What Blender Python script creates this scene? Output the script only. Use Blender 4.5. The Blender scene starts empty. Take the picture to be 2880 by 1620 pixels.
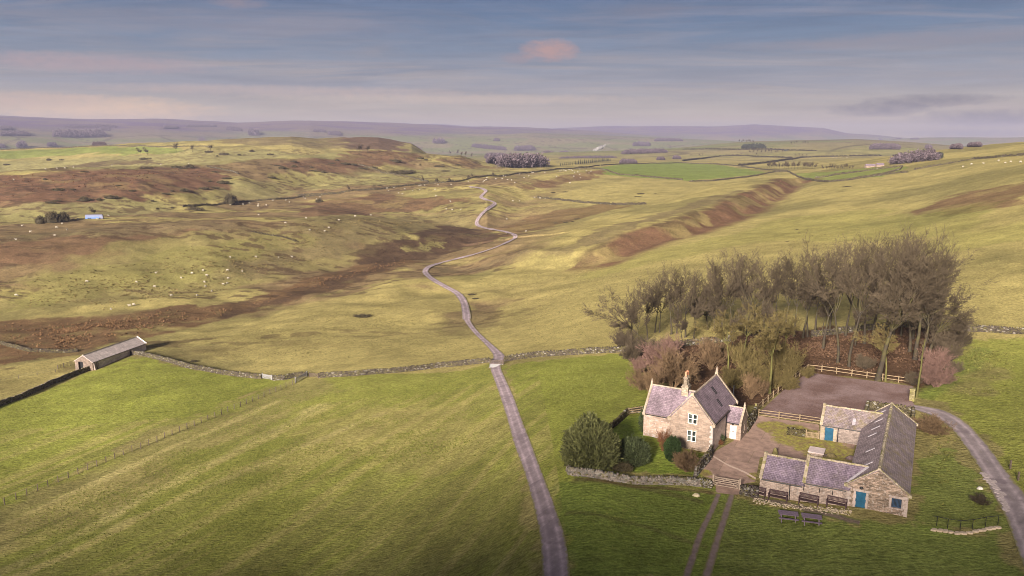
import bpy, bmesh, math, random
import numpy as np
from mathutils import Vector, geometry
R = math.radians
SC = bpy.context.scene
COL = SC.collection
# ------------------------------------------------------------------ camera model (2576 x 1449 reading frame of the photograph)
F, CX, CY, YH, H = 2003., 1288., 724.5, 352., 42.
PT = math.atan((CY - YH) / F)
SUN_AZ, SUN_EL = R(205), R(18)          # clockwise from the view direction
cp, sp = math.cos(PT), math.sin(PT)

def ray(u, v):
    a = (np.asarray(u, float) - CX) / F
    b = (CY - np.asarray(v, float)) / F
    return np.stack([a, cp + b * sp, -sp + b * cp], -1)
def elev(u, v):
    d = ray(u, v)
    return d[..., 2] / np.hypot(d[..., 0], d[..., 1])
def azim(u, v=YH):
    d = ray(u, v)
    return np.arctan2(d[..., 0], d[..., 1])
def P0(u, v, z=0.):
    d = ray(u, v); t = (z - H) / d[2]
    return np.array([d[0] * t, d[1] * t, z])

# ------------------------------------------------------------------ numpy noise
def _h(ix, iy, s):
    n = (ix.astype(np.int64) * 374761393 + iy.astype(np.int64) * 668265263 + s * 1442695041) & 0x7fffffff
    n = (n ^ (n >> 13)) * 1274126177 & 0x7fffffff
    n = (n ^ (n >> 16)) * 69069 & 0x7fffffff
    return ((n ^ (n >> 11)) & 0xffff) / 65535.0
def vnoise(x, y, s=0):
    x0 = np.floor(x); y0 = np.floor(y); fx = x - x0; fy = y - y0
    fx = fx * fx * fx * (fx * (fx * 6 - 15) + 10); fy = fy * fy * fy * (fy * (fy * 6 - 15) + 10)
    a = _h(x0, y0, s); b = _h(x0 + 1, y0, s); c = _h(x0, y0 + 1, s); d = _h(x0 + 1, y0 + 1, s)
    return (a + (b - a) * fx) * (1 - fy) + (c + (d - c) * fx) * fy
def fbm(x, y, o=4, s=0):
    v = 0; a = .5; t = 0
    for i in range(o):
        v = v + a * vnoise(x, y, s + i * 17); t += a
        x, y = x * 2.03 + y * .31, y * 2.03 - x * .31; a *= .5
    return v / t
def sstep(a, b, x):
    t = np.clip((x - a) / (b - a), 0, 1)
    return t * t * (3 - 2 * t)
def smax(a, b, k):
    h = np.clip(.5 + .5 * (a - b) / k, 0, 1)
    return b + (a - b) * h + k * h * (1 - h)

# ------------------------------------------------------------------ terrain: heights below the camera read at control points
CT = [  # u, v, drop below camera
 (1620,1000,42.3),(1500,1010,44.5),(1450,1180,42.4),(1440,1090,43.5),(1560,1070,42.2),(1800,1200,42.3),(1700,1120,42),(1900,1050,42),(2000,1100,42),(2100,980,42),(2300,1000,41.8),
 (2290,1300,42),(2150,1270,42),(2000,1230,42.5),(1890,1215,42.7),(1800,1215,42.8),(1600,1210,42.6),(2000,1400,42.9),(1750,1400,43),(2400,1180,41.9),(2400,1300,42),(2500,1100,41.4),(2560,1000,41),(2500,1400,42),(2576,1250,41.6),(1420,1440,43),
 (1390,1300,43.6),(1340,1200,45),(1300,1100,47.5),(1270,1000,51),(1250,920,54.5),(1215,860,60),(1170,780,66),(1080,680,68),(1290,600,74),(1215,560,69),(1215,480,50),(1215,455,45),
 (1255,1250,47.6),(1255,1400,47),(1000,1400,53),(700,1400,57),(300,1400,60),(30,1290,64),(0,1440,61),(600,1000,63),(900,950,59.5),(350,900,66),(210,925,68),(0,1000,67),(900,800,67),(1000,1100,56),(1150,1000,55.5),(600,1200,59),
 (350,772,72),(700,650,72),(0,700,72),(0,600,68),(300,544,60),(600,520,59),(900,500,56),(1000,560,68),(900,620,72),
 (0,520,59),(400,480,54),(700,460,50),(900,460,46),
 (1400,840,56),(1500,800,53),(1500,720,56),(1400,650,64),(1600,640,56),(1800,600,49),(2000,560,44.5),(2300,560,36),(2576,600,31),(2576,830,40),(2400,700,38),(2000,700,43),(2100,860,42.5),(1800,860,45.5),(1600,880,49),(1700,960,43),(1900,930,42.4),
 (2576,440,18),(2300,440,28),(2050,470,38),(1800,500,47),(1500,500,52),(1500,662,60.5),(1600,617,56),(1700,586,53),(1800,552,50.5),(1900,516,48),(1990,482,44),(1700,430,44),(1900,420,44),(1300,440,43)]
CR = [(2576,900,5.8),(2576,1300,4),(2350,900,17)]          # u, distance, drop
for u in (-100, 300, 700, 1100, 1500, 1900, 2300, 2700):
    CR += [(u, 32, 42), (u, 2600, 60 if u < 1200 else 52), (u, 5000, 76), (u, 16000, 60)]
_pts = []
for u, v, h in CT:
    e = elev(u, v); _pts.append((azim(u, v), math.log(h / -e), H - h))
for u, r, h in CR: _pts.append((azim(u), math.log(r), H - h))
_pts = np.array([(float(a), float(b), c) for a, b, c in _pts]); _X = _pts[:, :2] * np.array([3., 1.])
def _phi(d2): return np.where(d2 > 1e-12, .5 * d2 * np.log(np.maximum(d2, 1e-12)), 0)
_n = len(_X)
_K = _phi(((_X[:, None] - _X[None]) ** 2).sum(-1)) + np.eye(_n) * 1e-3
_Pm = np.c_[np.ones(_n), _X]
_A = np.block([[_K, _Pm], [_Pm.T, np.zeros((3, 3))]])
_w = np.linalg.solve(_A, np.r_[_pts[:, 2], np.zeros(3)])
def tps(az, lr):
    az = np.ravel(az); lr = np.ravel(lr); out = np.empty(len(az))
    for i in range(0, len(az), 60000):
        q = np.c_[az[i:i + 60000] * 3, lr[i:i + 60000]]
        d2 = ((q ** 2).sum(1)[:, None] + (_X ** 2).sum(1)[None] - 2 * q @ _X.T)
        out[i:i + 60000] = _phi(np.maximum(d2, 0)) @ _w[:_n] + _w[_n] + q @ _w[_n + 1:]
    return out
# crests: (pixel, pixel, distance) list, front drop and run, back drop and run, blend
RIDGES = [
 ([(-300,437,930),(0,435,930),(167,425,930),(467,415,950),(600,405,1000),(733,391,1080),(859,383,1150),(925,378,1200),(978,378,1230),(1045,386,1260),(1158,390,1290),(1208,405,1290),(1275,421,1260)], 24, 190, 14, 260, 5),
 ([(-300,380,1900),(0,376,1900),(160,370,1850),(283,363,1800),(533,353,1700),(683,345,1700),(733,344,1700),(800,350,1700),(858,347,1750),(915,345,1800),(952,346.6,1800),(992,353,1800),(1035,361,1780),(1072,385,1720)], 34, 420, 60, 700, 7),
 ([(2000,600,400),(2001,600,400)], 1, 100, 1, 100, .01),
 ([(-60,597,520),(0,592,520),(200,577,525),(400,563,530),(520,562,530),(640,556,540),(800,546,560)], 6, 45, 4, 90, 2),
 ([(1225,471.6,800),(1292,456.6,860),(1442,430,1000),(1510,427,1040)], 9, 90, 5, 150, 3),
 ([(1600,385,3000),(1717,371.6,3200),(1857,356.7,3300),(2017,351.6,3300),(2150,350,3300),(2284,355,3300),(2417,365,3200),(2600,372,3200),(2900,372,3200)], 60, 1500, 60, 1500, 10),
 ([(1200,392,2700),(1392,383,2700),(1525,380,2800),(1717,373,2900),(1850,372,2900)], 30, 900, 40, 900, 8),
 ([(1000,345,6500),(1100,344,6500),(1225,341.7,6500),(1342,336.7,6500),(1459,340,6500),(1592,345.7,6500),(1715,350,6500),(1850,356,6400)], 110, 1900, 60, 1500, 12),
 ([(600,316,8200),(860,318,8200),(1000,320,8200),(1292,325,8200),(1392,331.6,8200),(1500,340,8000)], 160, 2600, 60, 1500, 15),
 ([(-400,288,9500),(0,294,9500),(100,297,9500),(200,301,9500),(400,301,9500),(600,310,9500),(780,305,9500),(900,309,9500),(1100,315,9500),(1150,318,9500),(1300,322,9500),(1420,326,9500),(1600,336,9500)], 290, 5200, 60, 2500, 20),
 ([(1250,335,12500),(1420,322,12500),(1550,318,12500),(1650,317,12500),(1800,318,12500),(1900,314,12500),(2000,319,12500),(2070,322,12500),(2130,335,12500),(2200,339,12500),(2260,345,12500),(2400,354,12500)], 270, 3800, 60, 2500, 25),
 ([(2150,356,9500),(2330,345,9500),(2480,345,9500),(2576,343,9500),(2900,340,9500)], 120, 2600, 60, 2500, 15),
 ([(960,330,14800),(1000,320,14800),(1050,313,14800),(1090,311.5,14800),(1130,313.5,14800),(1200,320,14800),(1420,326,14800),(1550,340,14800)], 300, 4000, 60, 1500, 25)]
BANK = [(1470,640,392),(1490,622,398),(1560,585,420),(1650,557,447),(1750,528,498),(1850,490,580),(1900,470,650),(1960,442,800),(2005,443,840)]
_BK = np.array([(math.sin(azim(u)) * r, math.cos(azim(u)) * r, H + r * float(elev(u, v))) for u, v, r in BANK])
def bank(x, y, z, dist=False):
    i = np.where((x > _BK[:, 0].min() - 160) & (x < _BK[:, 0].max() + 160) & (y > _BK[:, 1].min() - 160) & (y < _BK[:, 1].max() + 160))[0]
    if not len(i): return (i, z[i], z[i]) if dist else z
    X, Y = x[i], y[i]; best = np.full(len(i), 1e9); e0 = _BK[1] - _BK[0]; e1 = _BK[-1] - _BK[-2]; n0 = np.hypot(*e0[:2]); n1 = np.hypot(*e1[:2]); over = np.maximum(0, -((X - _BK[0, 0]) * e0[0] + (Y - _BK[0, 1]) * e0[1]) / n0) + np.maximum(0, ((X - _BK[-1, 0]) * e1[0] + (Y - _BK[-1, 1]) * e1[1]) / n1); zc = np.zeros(len(i)); sd = np.zeros(len(i))
    for a, b in zip(_BK[:-1], _BK[1:]):
        e = b - a; L = e[0] ** 2 + e[1] ** 2; t = np.clip(((X - a[0]) * e[0] + (Y - a[1]) * e[1]) / L, 0, 1)
        d = np.hypot(X - a[0] - t * e[0], Y - a[1] - t * e[1]); k = d < best
        best = np.where(k, d, best); zc = np.where(k, a[2] + t * e[2], zc); sd = np.where(k, np.sign((X - a[0]) * e[1] - (Y - a[1]) * e[0]), sd)
    s = best * sd + 10 * (fbm(X / 34, Y / 34, 2, 71) - .5) + 2.5 * (fbm(X / 11, Y / 11, 2, 73) - .5)
    if dist: return i, s, over
    top = zc + np.where(s > 0, -9.5 * sstep(0, 25, s) - 2.2 - np.maximum(0, s - 30) * .4, -2.2 - 5.5 * sstep(0, 70, -s) - np.maximum(0, -s - 40) * .16)
    top = top - over * .35; z = z.copy(); z[i] = smax(z[i], top, 2.); return z
_RT = []
for pts, hf, lf, hb, lb, k in RIDGES:
    a = np.array([float(azim(u, v)) for u, v, r in pts]); rr = np.array([r for u, v, r in pts], float)
    zc = np.array([H + r * float(elev(u, v)) for u, v, r in pts])
    _RT.append((a, rr, zc, hf, lf, hb, lb, k))
def shade_hill(x, y):
    """unseen hill added behind the viewpoint, its height shaped to shade the foreground"""
    d = -y
    w = 54.5 + 4 * (fbm(x * .03 + 3, y * 0 + 5., 2, 40) - .5) + 4 * sstep(-35, -60, x) - 12 * sstep(-65, -100, x) - 6 * sstep(-120, -150, x)
    return w * sstep(6, 55, d)
def zt(x, y):
    shp = np.shape(x); x = np.ravel(np.asarray(x, float)); y = np.ravel(np.asarray(y, float))
    r = np.hypot(x, y); az = np.arctan2(x, y); azc = np.clip(az, -.72, .72)
    z = tps(azc, np.log(np.maximum(r, 30)))
    for i, (a, rr, zc, hf, lf, hb, lb, k) in enumerate(_RT):
        R_ = np.interp(azc, a, rr); Z = np.interp(azc, a, zc)
        out = np.maximum(np.maximum(a[0] - azc, azc - a[-1]), 0)
        Z = Z - out * R_ * (.1 if i > 4 else .14)
        wob = 0
        if i == 2: wob = 26 * (fbm(x / 34, y / 34, 3, 7) - .5)
        if i == 0: wob = 70 * (fbm(x / 120, y / 120, 3, 9) - .5)
        t = (R_ + wob - r)
        fr = Z - hf * np.where(t < lf, sstep(0, 1, t / lf * .5 + 0) * 2, 1 + (t - lf) / lf * 1.6)
        bk = Z + t / lb * hb
        z = smax(z, np.where(t > 0, fr, np.minimum(bk, Z)), k)
    z = bank(x, y, z)
    # hummocks of the moor and small unevenness
    m = sstep(220, 340, r) * sstep(2600, 1200, r)
    z = z + m * (fbm(x / 38, y / 38, 3, 3) - .5) * 5.0 * sstep(.15, -.05, az - .02) + m * (fbm(x / 22, y / 22, 2, 5) - .5) * 1.1
    m2 = sstep(2500, 4000, r)
    z = z + m2 * (fbm(x / 700, y / 700, 4, 11) - .5) * 26
    rough = bankmask(x, y)
    z = z + rough * (fbm(x / 5, y / 5, 3, 21) - .5) * .3 + (fbm(x / 9, y / 9, 2, 23) - .5) * .22
    bh = sstep(0, 20, -y) * (np.abs(az) > .9)
    z = z * sstep(-30, 20, y) + shade_hill(x, y) * (y < 0)
    return z.reshape(shp)
def bankmask(x, y):
    d = (x + 8) + (y - 70) * -.02
    return sstep(6, -4, d) * sstep(-55, -25, x) * sstep(125, 95, y) * sstep(20, 45, y)
def G(pts, zoff=0):
    """where the pixel's ray meets the ground"""
    p = np.atleast_2d(np.asarray(pts, float)); d = ray(p[:, 0], p[:, 1])
    hz = np.hypot(d[:, 0], d[:, 1]); ts = np.exp(np.linspace(math.log(45), math.log(15500), 420))
    X = d[:, None, 0] / hz[:, None] * ts; Y = d[:, None, 1] / hz[:, None] * ts
    Zr = H + d[:, None, 2] / hz[:, None] * ts
    below = (zt(X, Y) + zoff) >= Zr
    idx = np.where(below.any(1), below.argmax(1), len(ts) - 1)
    lo = ts[np.maximum(idx - 1, 0)]; hi = ts[idx]
    for _ in range(14):
        m = (lo + hi) / 2; b = (zt(d[:, 0] / hz * m, d[:, 1] / hz * m) + zoff) >= H + d[:, 2] / hz * m
        hi = np.where(b, m, hi); lo = np.where(b, lo, m)
    x = d[:, 0] / hz * hi; y = d[:, 1] / hz * hi
    return np.c_[x, y, zt(x, y)]
def G1(u, v): return G([(u, v)])[0]

# ------------------------------------------------------------------ materials
class NT:
    def __init__(s, name):
        s.m = bpy.data.materials.new(name); s.m.use_nodes = True; s.t = s.m.node_tree
        s.b = s.t.nodes['Principled BSDF']; s.b.inputs['Specular IOR Level'].default_value = .25
    def n(s, ty, **k):
        nd = s.t.nodes.new('ShaderNode' + ty)
        for a, v in k.items():
            if a[0] == '_': setattr(nd, a[1:], v)
            else:
                key = int(a[1:]) if a[0] == 'i' and a[1:].isdigit() else a.replace('_', ' ')
                s.put(nd.inputs[key], v)
        return nd
    def put(s, sock, v):
        if hasattr(v, 'is_output'): s.t.links.new(v, sock)
        elif hasattr(v, 'outputs'): s.t.links.new(v.outputs[0], sock)
        else:
            if sock.type == 'RGBA' and len(v) == 3: v = (*v, 1)
            sock.default_value = v
    def noise(s, vec, scale, detail=3, rough=.55, dist=0):
        return s.n('TexNoise', Vector=vec, Scale=scale, Detail=detail, Roughness=rough, Distortion=dist).outputs[0]
    def ramp(s, f, a, b, c0=0., c1=1.):
        return s.n('MapRange', i0=f, i1=a, i2=b, i3=c0, i4=c1).outputs[0]
    def math(s, op, a, b=0.): return s.n('Math', _operation=op, i0=a, i1=b).outputs[0]
    def mix(s, f, a, b, mode='MIX'):
        nd = s.n('Mix', _data_type='RGBA', _blend_type=mode)
        s.put(nd.inputs[0], f); s.put(nd.inputs[6], a); s.put(nd.inputs[7], b)
        return nd.outputs[2]
    def scale(s, col, f):
        nd = s.n('VectorMath', _operation='SCALE'); s.put(nd.inputs[0], col); s.put(nd.inputs[3], f); return nd.outputs[0]
    def map(s, vec, sc, rot=(0, 0, 0)):
        return s.n('Mapping', Vector=vec, Scale=sc, Rotation=rot).outputs[0]
    def pos(s): return s.n('NewGeometry').outputs['Position']
    def obj(s): return s.n('TexCoord').outputs['Object']
    def uv(s): return s.n('TexCoord').outputs['UV']
    def attr(s, nm): return s.n('Attribute', _attribute_name=nm).outputs['Color']
    def rnd(s): return s.n('ObjectInfo').outputs['Random']
    def done(s, col, rough=.9, bump=None, bs=.4, bd=.05, **k):
        s.put(s.b.inputs['Base Color'], col); s.put(s.b.inputs['Roughness'], rough)
        if bump is not None:
            bn = s.n('Bump', Strength=bs, Distance=bd, Height=bump); s.put(s.b.inputs['Normal'], bn)
        for a, v in k.items(): s.put(s.b.inputs[a.replace('_', ' ')], v)
        return s.m
def plain(name, c, rough=.7, var=.25, sc=3., **k):
    t = NT(name); f = t.ramp(t.noise(t.obj(), sc, 4), .3, .7, 1 - var, 1 + var)
    return t.done(t.scale(c, f), rough, **k)
def stone_mat(name, c1, c2, mortar, w=.55, h=.24, lichen=.0, lcol=(.55, .52, .46), stain=.3, rough_m=.5, moss=0.):
    t = NT(name); uv = t.uv(); po = t.obj()
    wob = t.n('VectorMath', _operation='ADD', i0=uv, i1=t.scale(t.n('TexNoise', Vector=uv, Scale=2.2, Detail=2).outputs[1], .10)).outputs[0]
    c1, c2, mortar, lcol = (tuple(x * .72 for x in q) for q in (c1, c2, mortar, lcol)); br = t.n('TexBrick', Vector=wob, Color1=c1, Color2=c2, Mortar=mortar, Scale=1., Mortar_Size=.018, Mortar_Smooth=.4, Bias=-.1, Brick_Width=w, Row_Height=h)
    vor = t.n('TexVoronoi', Vector=t.map(wob, (1 / w * 1.1, 1 / h * .9, 1)), Scale=1.)
    c = t.mix(rough_m, br.outputs[0], t.scale(br.outputs[0], t.ramp(t.n('SeparateColor', i0=vor.outputs[1]).outputs[0], 0, 1, .45, 1.5)))
    c = t.scale(c, t.ramp(t.noise(po, .5, 4), .3, .7, 1 - stain, 1 + stain))
    c = t.mix(t.ramp(t.noise(po, 3.5, 4, .7), .55, .62, 0, min(1, lichen * 1.3)) if lichen else 0., c, lcol)
    if moss: c = t.mix(t.ramp(t.noise(po, 1.3, 4, .65), .52, .62, 0, moss), c, (.16, .15, .035))
    return t.done(c, .95, t.math('ADD', t.math('MULTIPLY', br.outputs[1], -.6), t.noise(po, 9., 3)), .7, .05)
def slate_mat(name, c, moss=0., mcol=(.13, .12, .03), pale=.3, var=.35):
    t = NT(name); uv = t.uv(); po = t.obj()
    d = tuple(x * .68 for x in c)
    br = t.n('TexBrick', Vector=uv, Color1=c, Color2=d, Mortar=tuple(x * .3 for x in c), Scale=1., Mortar_Size=.016, Mortar_Smooth=.3, Bias=0., Brick_Width=.36, Row_Height=.25)
    col = t.scale(br.outputs[0], t.ramp(t.noise(po, .55, 5, .6), .28, .72, 1 - var, 1 + var))
    col = t.scale(col, t.ramp(t.noise(t.map(uv, (2.6, .5, 1)), 1.0, 4), .3, .7, .8, 1.2))
    col = t.mix(t.ramp(t.noise(po, 2.4, 5, .75), .58, .68, 0, pale), col, (.38, .34, .33))
    if moss: col = t.mix(t.ramp(t.noise(po, .8, 5, .75), .47, .62, 0, moss), col, mcol)
    return t.done(col, .75, t.math('ADD', t.math('MULTIPLY', br.outputs[1], -.5), t.noise(uv, 5., 2)), .8, .05)

M = {}
def materials():
    # ---- ground
    t = NT('ground'); po = t.pos(); c = t.attr('cover'); w = t.attr('rough')
    ro = t.n('SeparateColor', i0=w)
    n0 = t.noise(po, .03, 4); n1 = t.noise(po, .22, 5, .6); n2 = t.noise(t.map(po, (1.0, 2.4, 1), (0, 0, .5)), 1.1, 4, .65); n3 = t.noise(po, 3.2, 3, .7)
    f = t.math('MULTIPLY', t.ramp(n1, .28, .72, .82, 1.18), t.math('MULTIPLY', t.ramp(n2, .28, .72, .56, 1.44), t.ramp(n3, .3, .7, .70, 1.3)))
    f = t.math('MULTIPLY', f, t.math('MULTIPLY', t.ramp(n0, .3, .7, .86, 1.14), t.ramp(t.noise(po, .085, 7, .68), .3, .7, .84, 1.16)))
    f = t.math('ADD', 1., t.math('MULTIPLY', t.math('SUBTRACT', f, 1.), ro.outputs[0]))
    col = t.scale(c, f)
    dry = t.math('MULTIPLY', t.ramp(t.noise(t.map(po, (1., 1.8, 1), (0, 0, .6)), .38, 5, .7), .45, .68, 0, .55), ro.outputs[1])
    col = t.mix(dry, col, t.scale(t.mix(.5, c, (.22, .165, .07)), f))
    bm = t.math('ADD', n2, t.math('MULTIPLY', n3, .5))
    M['ground'] = t.done(col, 1., bm, .8, .4, Specular_IOR_Level=.05)
    # ---- roads
    for nm, cc in (('road', (.26, .205, .225)), ('lane', (.25, .205, .215))):
        t = NT(nm); po = t.pos(); uv = t.uv(); s = t.n('SeparateXYZ', i0=uv)
        e = t.math('ABSOLUTE', t.math('SUBTRACT', s.outputs[0], .5))
        tr = t.ramp(t.math('ABSOLUTE', t.math('SUBTRACT', e, .24)), 0., .12, 1.18, .82)
        f = t.math('MULTIPLY', t.ramp(t.noise(po, .8, 5, .65), .3, .7, .78, 1.22), tr)
        f = t.math('MULTIPLY', f, t.ramp(t.noise(t.map(uv, (2.2, .5, 1)), .6, 4, .6), .35, .65, .82, 1.18))
        col = t.scale(cc, f)
        col = t.mix(t.ramp(t.noise(po, .33, 3, .5), .58, .61, 0, .5), col, (.13, .10, .115)); col = t.mix(t.ramp(t.noise(po, 2.4, 4, .7), .62, .68, 0, .6), col, (.33, .28, .27))
        edge = t.math('ADD', e, t.math('MULTIPLY', t.math('SUBTRACT', t.noise(po, .9, 5, .7), .5), .34))
        col = t.mix(t.ramp(edge, .40, .48, 0, .9), col, (.17, .155, .055))
        mid = t.math('ADD', e, t.math('MULTIPLY', t.noise(po, 1.1, 4, .7), .22)); col = t.mix(t.ramp(mid, .13, .07, 0, .35), col, (.15, .135, .07))
        M[nm] = t.done(col, .85, t.noise(po, 12., 2), .2, .02)
    t = NT('rut'); po = t.pos(); s = t.n('SeparateXYZ', i0=t.uv()); e = t.math('ABSOLUTE', t.math('SUBTRACT', s.outputs[0], .5))
    e = t.math('ADD', e, t.math('MULTIPLY', t.math('SUBTRACT', t.noise(po, 1.1, 4), .5), .5))
    col = t.mix(t.ramp(e, .2, .44), t.scale((.165, .122, .11), t.ramp(t.noise(po, 1.5, 4), .3, .7, .75, 1.25)), (.13, .125, .04))
    M['rut'] = t.done(col, .95, t.noise(po, 6., 2), .3, .04)
    t = NT('footway'); po = t.pos(); s = t.n('SeparateXYZ', i0=t.uv()); e = t.math('ABSOLUTE', t.math('SUBTRACT', s.outputs[0], .5))
    e = t.math('ADD', e, t.math('MULTIPLY', t.math('SUBTRACT', t.noise(po, .8, 4), .5), .9))
    M['footway'] = t.done(t.mix(t.ramp(e, .2, .42), t.scale((.135, .10, .075), t.ramp(t.noise(po, 2.5, 4), .3, .7, .6, 1.4)), (.125, .13, .035)), .95, t.noise(po, 6., 2), .4, .04)
    t = NT('gravel'); po = t.pos()
    col = t.mix(t.ramp(t.noise(po, .16, 4, .6), .4, .62), (.135, .082, .072), (.215, .15, .145))
    col = t.scale(col, t.ramp(t.noise(po, 4.5, 4, .75), .3, .7, .6, 1.4))
    col = t.mix(t.ramp(t.noise(po, .9, 4, .7), .6, .72, 0, .5), col, (.12, .065, .035))
    M['gravel'] = t.done(col, .95, t.noise(po, 7., 2), .4, .04)
    t = NT('courtyard'); po = t.pos(); s = t.attr('moss')
    slab = t.n('TexBrick', Vector=t.map(po, (1, 1, 1), (0, 0, R(28))), Color1=(.33, .225, .18), Color2=(.26, .175, .14), Mortar=(.20, .15, .10), Scale=1., Mortar_Size=.03, Brick_Width=5.5, Row_Height=4.3)
    col = t.scale(slab.outputs[0], t.ramp(t.noise(po, .9, 5, .65), .3, .7, .68, 1.3))
    mo = t.math('ADD', t.n('SeparateColor', i0=s).outputs[0], t.math('MULTIPLY', t.math('SUBTRACT', t.noise(po, .55, 5, .7), .5), 1.1))
    mc = t.mix(t.ramp(t.noise(po, 1.2, 4, .7), .4, .62), (.25, .235, .04), (.18, .13, .055))
    col = t.mix(t.ramp(mo, .4, .62, 0, .92), col, t.scale(mc, t.ramp(t.noise(po, 3., 3), .3, .7, .65, 1.35)))
    M['courtyard'] = t.done(col, .9, t.noise(po, 5., 3), .3, .04)
    # ---- building materials
    M['house_stone'] = stone_mat('house stone', (.44, .33, .265), (.33, .245, .195), (.32, .26, .215), .62, .28, .28, (.50, .44, .40), .22, .35)
    M['wing_stone'] = stone_mat('limewashed wing stone', (.52, .385, .31), (.42, .305, .24), (.42, .33, .28), .62, .28, .75, (.60, .53, .52), .3, .35)
    M['pale_stone'] = stone_mat('pale side wall stone', (.66, .53, .46), (.58, .46, .40), (.55, .45, .39), .7, .3, .15, (.5, .45, .4), .15, .25)
    M['barn_stone'] = stone_mat('rubble barn stone', (.38, .28, .225), (.14, .105, .075), (.18, .135, .105), .50, .17, .45, (.50, .45, .42), .45, .75)
    M['range_stone'] = stone_mat('range stone', (.46, .36, .31), (.33, .25, .215), (.24, .19, .16), .45, .2, .35, (.50, .46, .45), .25, .5)
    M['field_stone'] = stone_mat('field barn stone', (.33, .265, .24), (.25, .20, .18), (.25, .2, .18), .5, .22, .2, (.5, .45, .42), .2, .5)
    M['long_wall'] = stone_mat('shade-lightened long wall stone', (.80, .67, .62), (.66, .55, .50), (.6, .5, .46), .5, .22, .2, (.8, .72, .68), .15, .4)  # field barn stone lightened to make up for the shade on this wall
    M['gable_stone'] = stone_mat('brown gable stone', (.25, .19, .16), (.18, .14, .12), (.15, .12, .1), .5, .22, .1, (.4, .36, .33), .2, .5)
    M['dressed'] = stone_mat('dressed coping stone', (.47, .38, .30), (.40, .32, .25), (.25, .2, .15), .9, 2., .25, (.58, .54, .46), .25, .2, .25)
    M['mossy_coping'] = stone_mat('mossy coping stone', (.42, .35, .26), (.32, .26, .19), (.16, .14, .07), .8, 2., .25, (.55, .5, .42), .3, .3, .8)
    M['house_slate'] = slate_mat('house slate', (.225, .17, .205), 0, pale=.4)
    M['range_slate'] = slate_mat('range slate', (.195, .15, .20), .12, pale=.25)
    M['barn_slate'] = slate_mat('barn slate', (.275, .215, .225), 0, pale=.5)
    M['mossy_slate'] = slate_mat('mossy slate', (.245, .195, .205), .6, (.17, .135, .06), .6)
    M['field_slate'] = slate_mat('field barn slate', (.62, .53, .51), .1, pale=.3, var=.15)  # slate colour lifted to stand in for sun the roof misses
    M['black'] = plain('black painted iron', (.012, .012, .014), .45)
    M['white'] = plain('white paint', (.74, .68, .64), .5, .08)
    M['blue'] = plain('blue door paint', (.012, .068, .125), .5, .22, 2.)
    t = NT('window glass'); M['glass'] = t.done(t.mix(t.ramp(t.noise(t.obj(), 1.6, 3), .45, .6), (.015, .02, .022), (.09, .11, .10)), .08, Specular_IOR_Level=.6)
    M['pot'] = plain('terracotta', (.46, .20, .12), .8)
    M['lead'] = plain('lead', (.33, .30, .33), .6)
    M['bench'] = plain('dark stained bench timber', (.055, .032, .036), .6, .25, 5.)
    M['table'] = plain('weathered purple timber', (.15, .11, .15), .65, .2, 5.)
    M['fence'] = plain('pale fence timber', (.215, .16, .10), .85, .25, 4.)
    M['gate'] = plain('grey gate timber', (.25, .195, .155), .85, .2, 4.)
    M['post'] = plain('dark post timber', (.085, .065, .05), .9, .3, 3.)
    M['galv'] = plain('galvanised steel', (.25, .245, .25), .5, .1)
    M['concrete'] = plain('concrete slab', (.52, .43, .42), .85, .15, 1.5)
    t = NT('dry stone'); po = t.pos(); c = t.attr('tint')
    col = t.scale(c, t.ramp(t.noise(po, 2.2, 4, .7), .3, .7, .65, 1.35))
    col = t.mix(t.ramp(t.noise(po, 1.5, 4, .7), .55, .66, 0, .7), col, (.15, .135, .05))
    M['drystone'] = t.done(col, .95, t.noise(po, 9., 2), .5, .05)
    # ---- plants
    for nm, c in (('bark', (.040, .031, .023)), ('twig', (.076, .059, .040)), ('mossbark', (.085, .08, .028)), ('pinktwig', (.16, .098, .082)), ('olivetwig', (.112, .088, .036)), ('tantwig', (.15, .10, .058)), ('redtwig', (.19, .085, .045))):
        t = NT(nm); f = t.math('MULTIPLY', t.ramp(t.noise(t.obj(), .9, 3), .3, .7, .72, 1.28), t.ramp(t.rnd(), 0, 1, .85, 1.15))
        M[nm] = t.done(t.scale(c, f), .95, Specular_IOR_Level=.1)
    t = NT('barktrunk'); M['trunk'] = t.done(t.mix(t.ramp(t.noise(t.obj(), .55, 4, .6), .45, .62), (.034, .027, .020), (.060, .053, .020)), .95, t.noise(t.obj(), 6., 3), .5, .05)
    for nm, c in (('yew', (.075, .078, .028)), ('rhodo', (.05, .062, .026)), ('topiary', (.026, .045, .014)), ('ivy', (.04, .052, .022)), ('gorse', (.062, .050, .026)), ('conifer', (.03, .034, .024)), ('farwood', (.080, .062, .072))):  # farwood paled towards violet, haze put into its base colour
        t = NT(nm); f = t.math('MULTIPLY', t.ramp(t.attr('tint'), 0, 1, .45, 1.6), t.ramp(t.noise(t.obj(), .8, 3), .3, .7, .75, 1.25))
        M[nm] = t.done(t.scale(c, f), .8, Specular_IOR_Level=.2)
    t = NT('tuft'); M['tuft'] = t.done(t.attr('cover'), 1., Specular_IOR_Level=.05)
    M['wool'] = plain('cream fleece', (.30, .27, .22), .95, .12, 4.)
    M['coachwhite'] = plain('white coach paint', (.16, .165, .24), .3, .05)
    M['coachblue'] = plain('blue coach paint', (.08, .18, .42), .3, .05)
    M['rubber'] = plain('dark rubber', (.02, .02, .022), .8)
    M['darkpaint'] = plain('dark shed cladding', (.03, .035, .035), .8)

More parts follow.
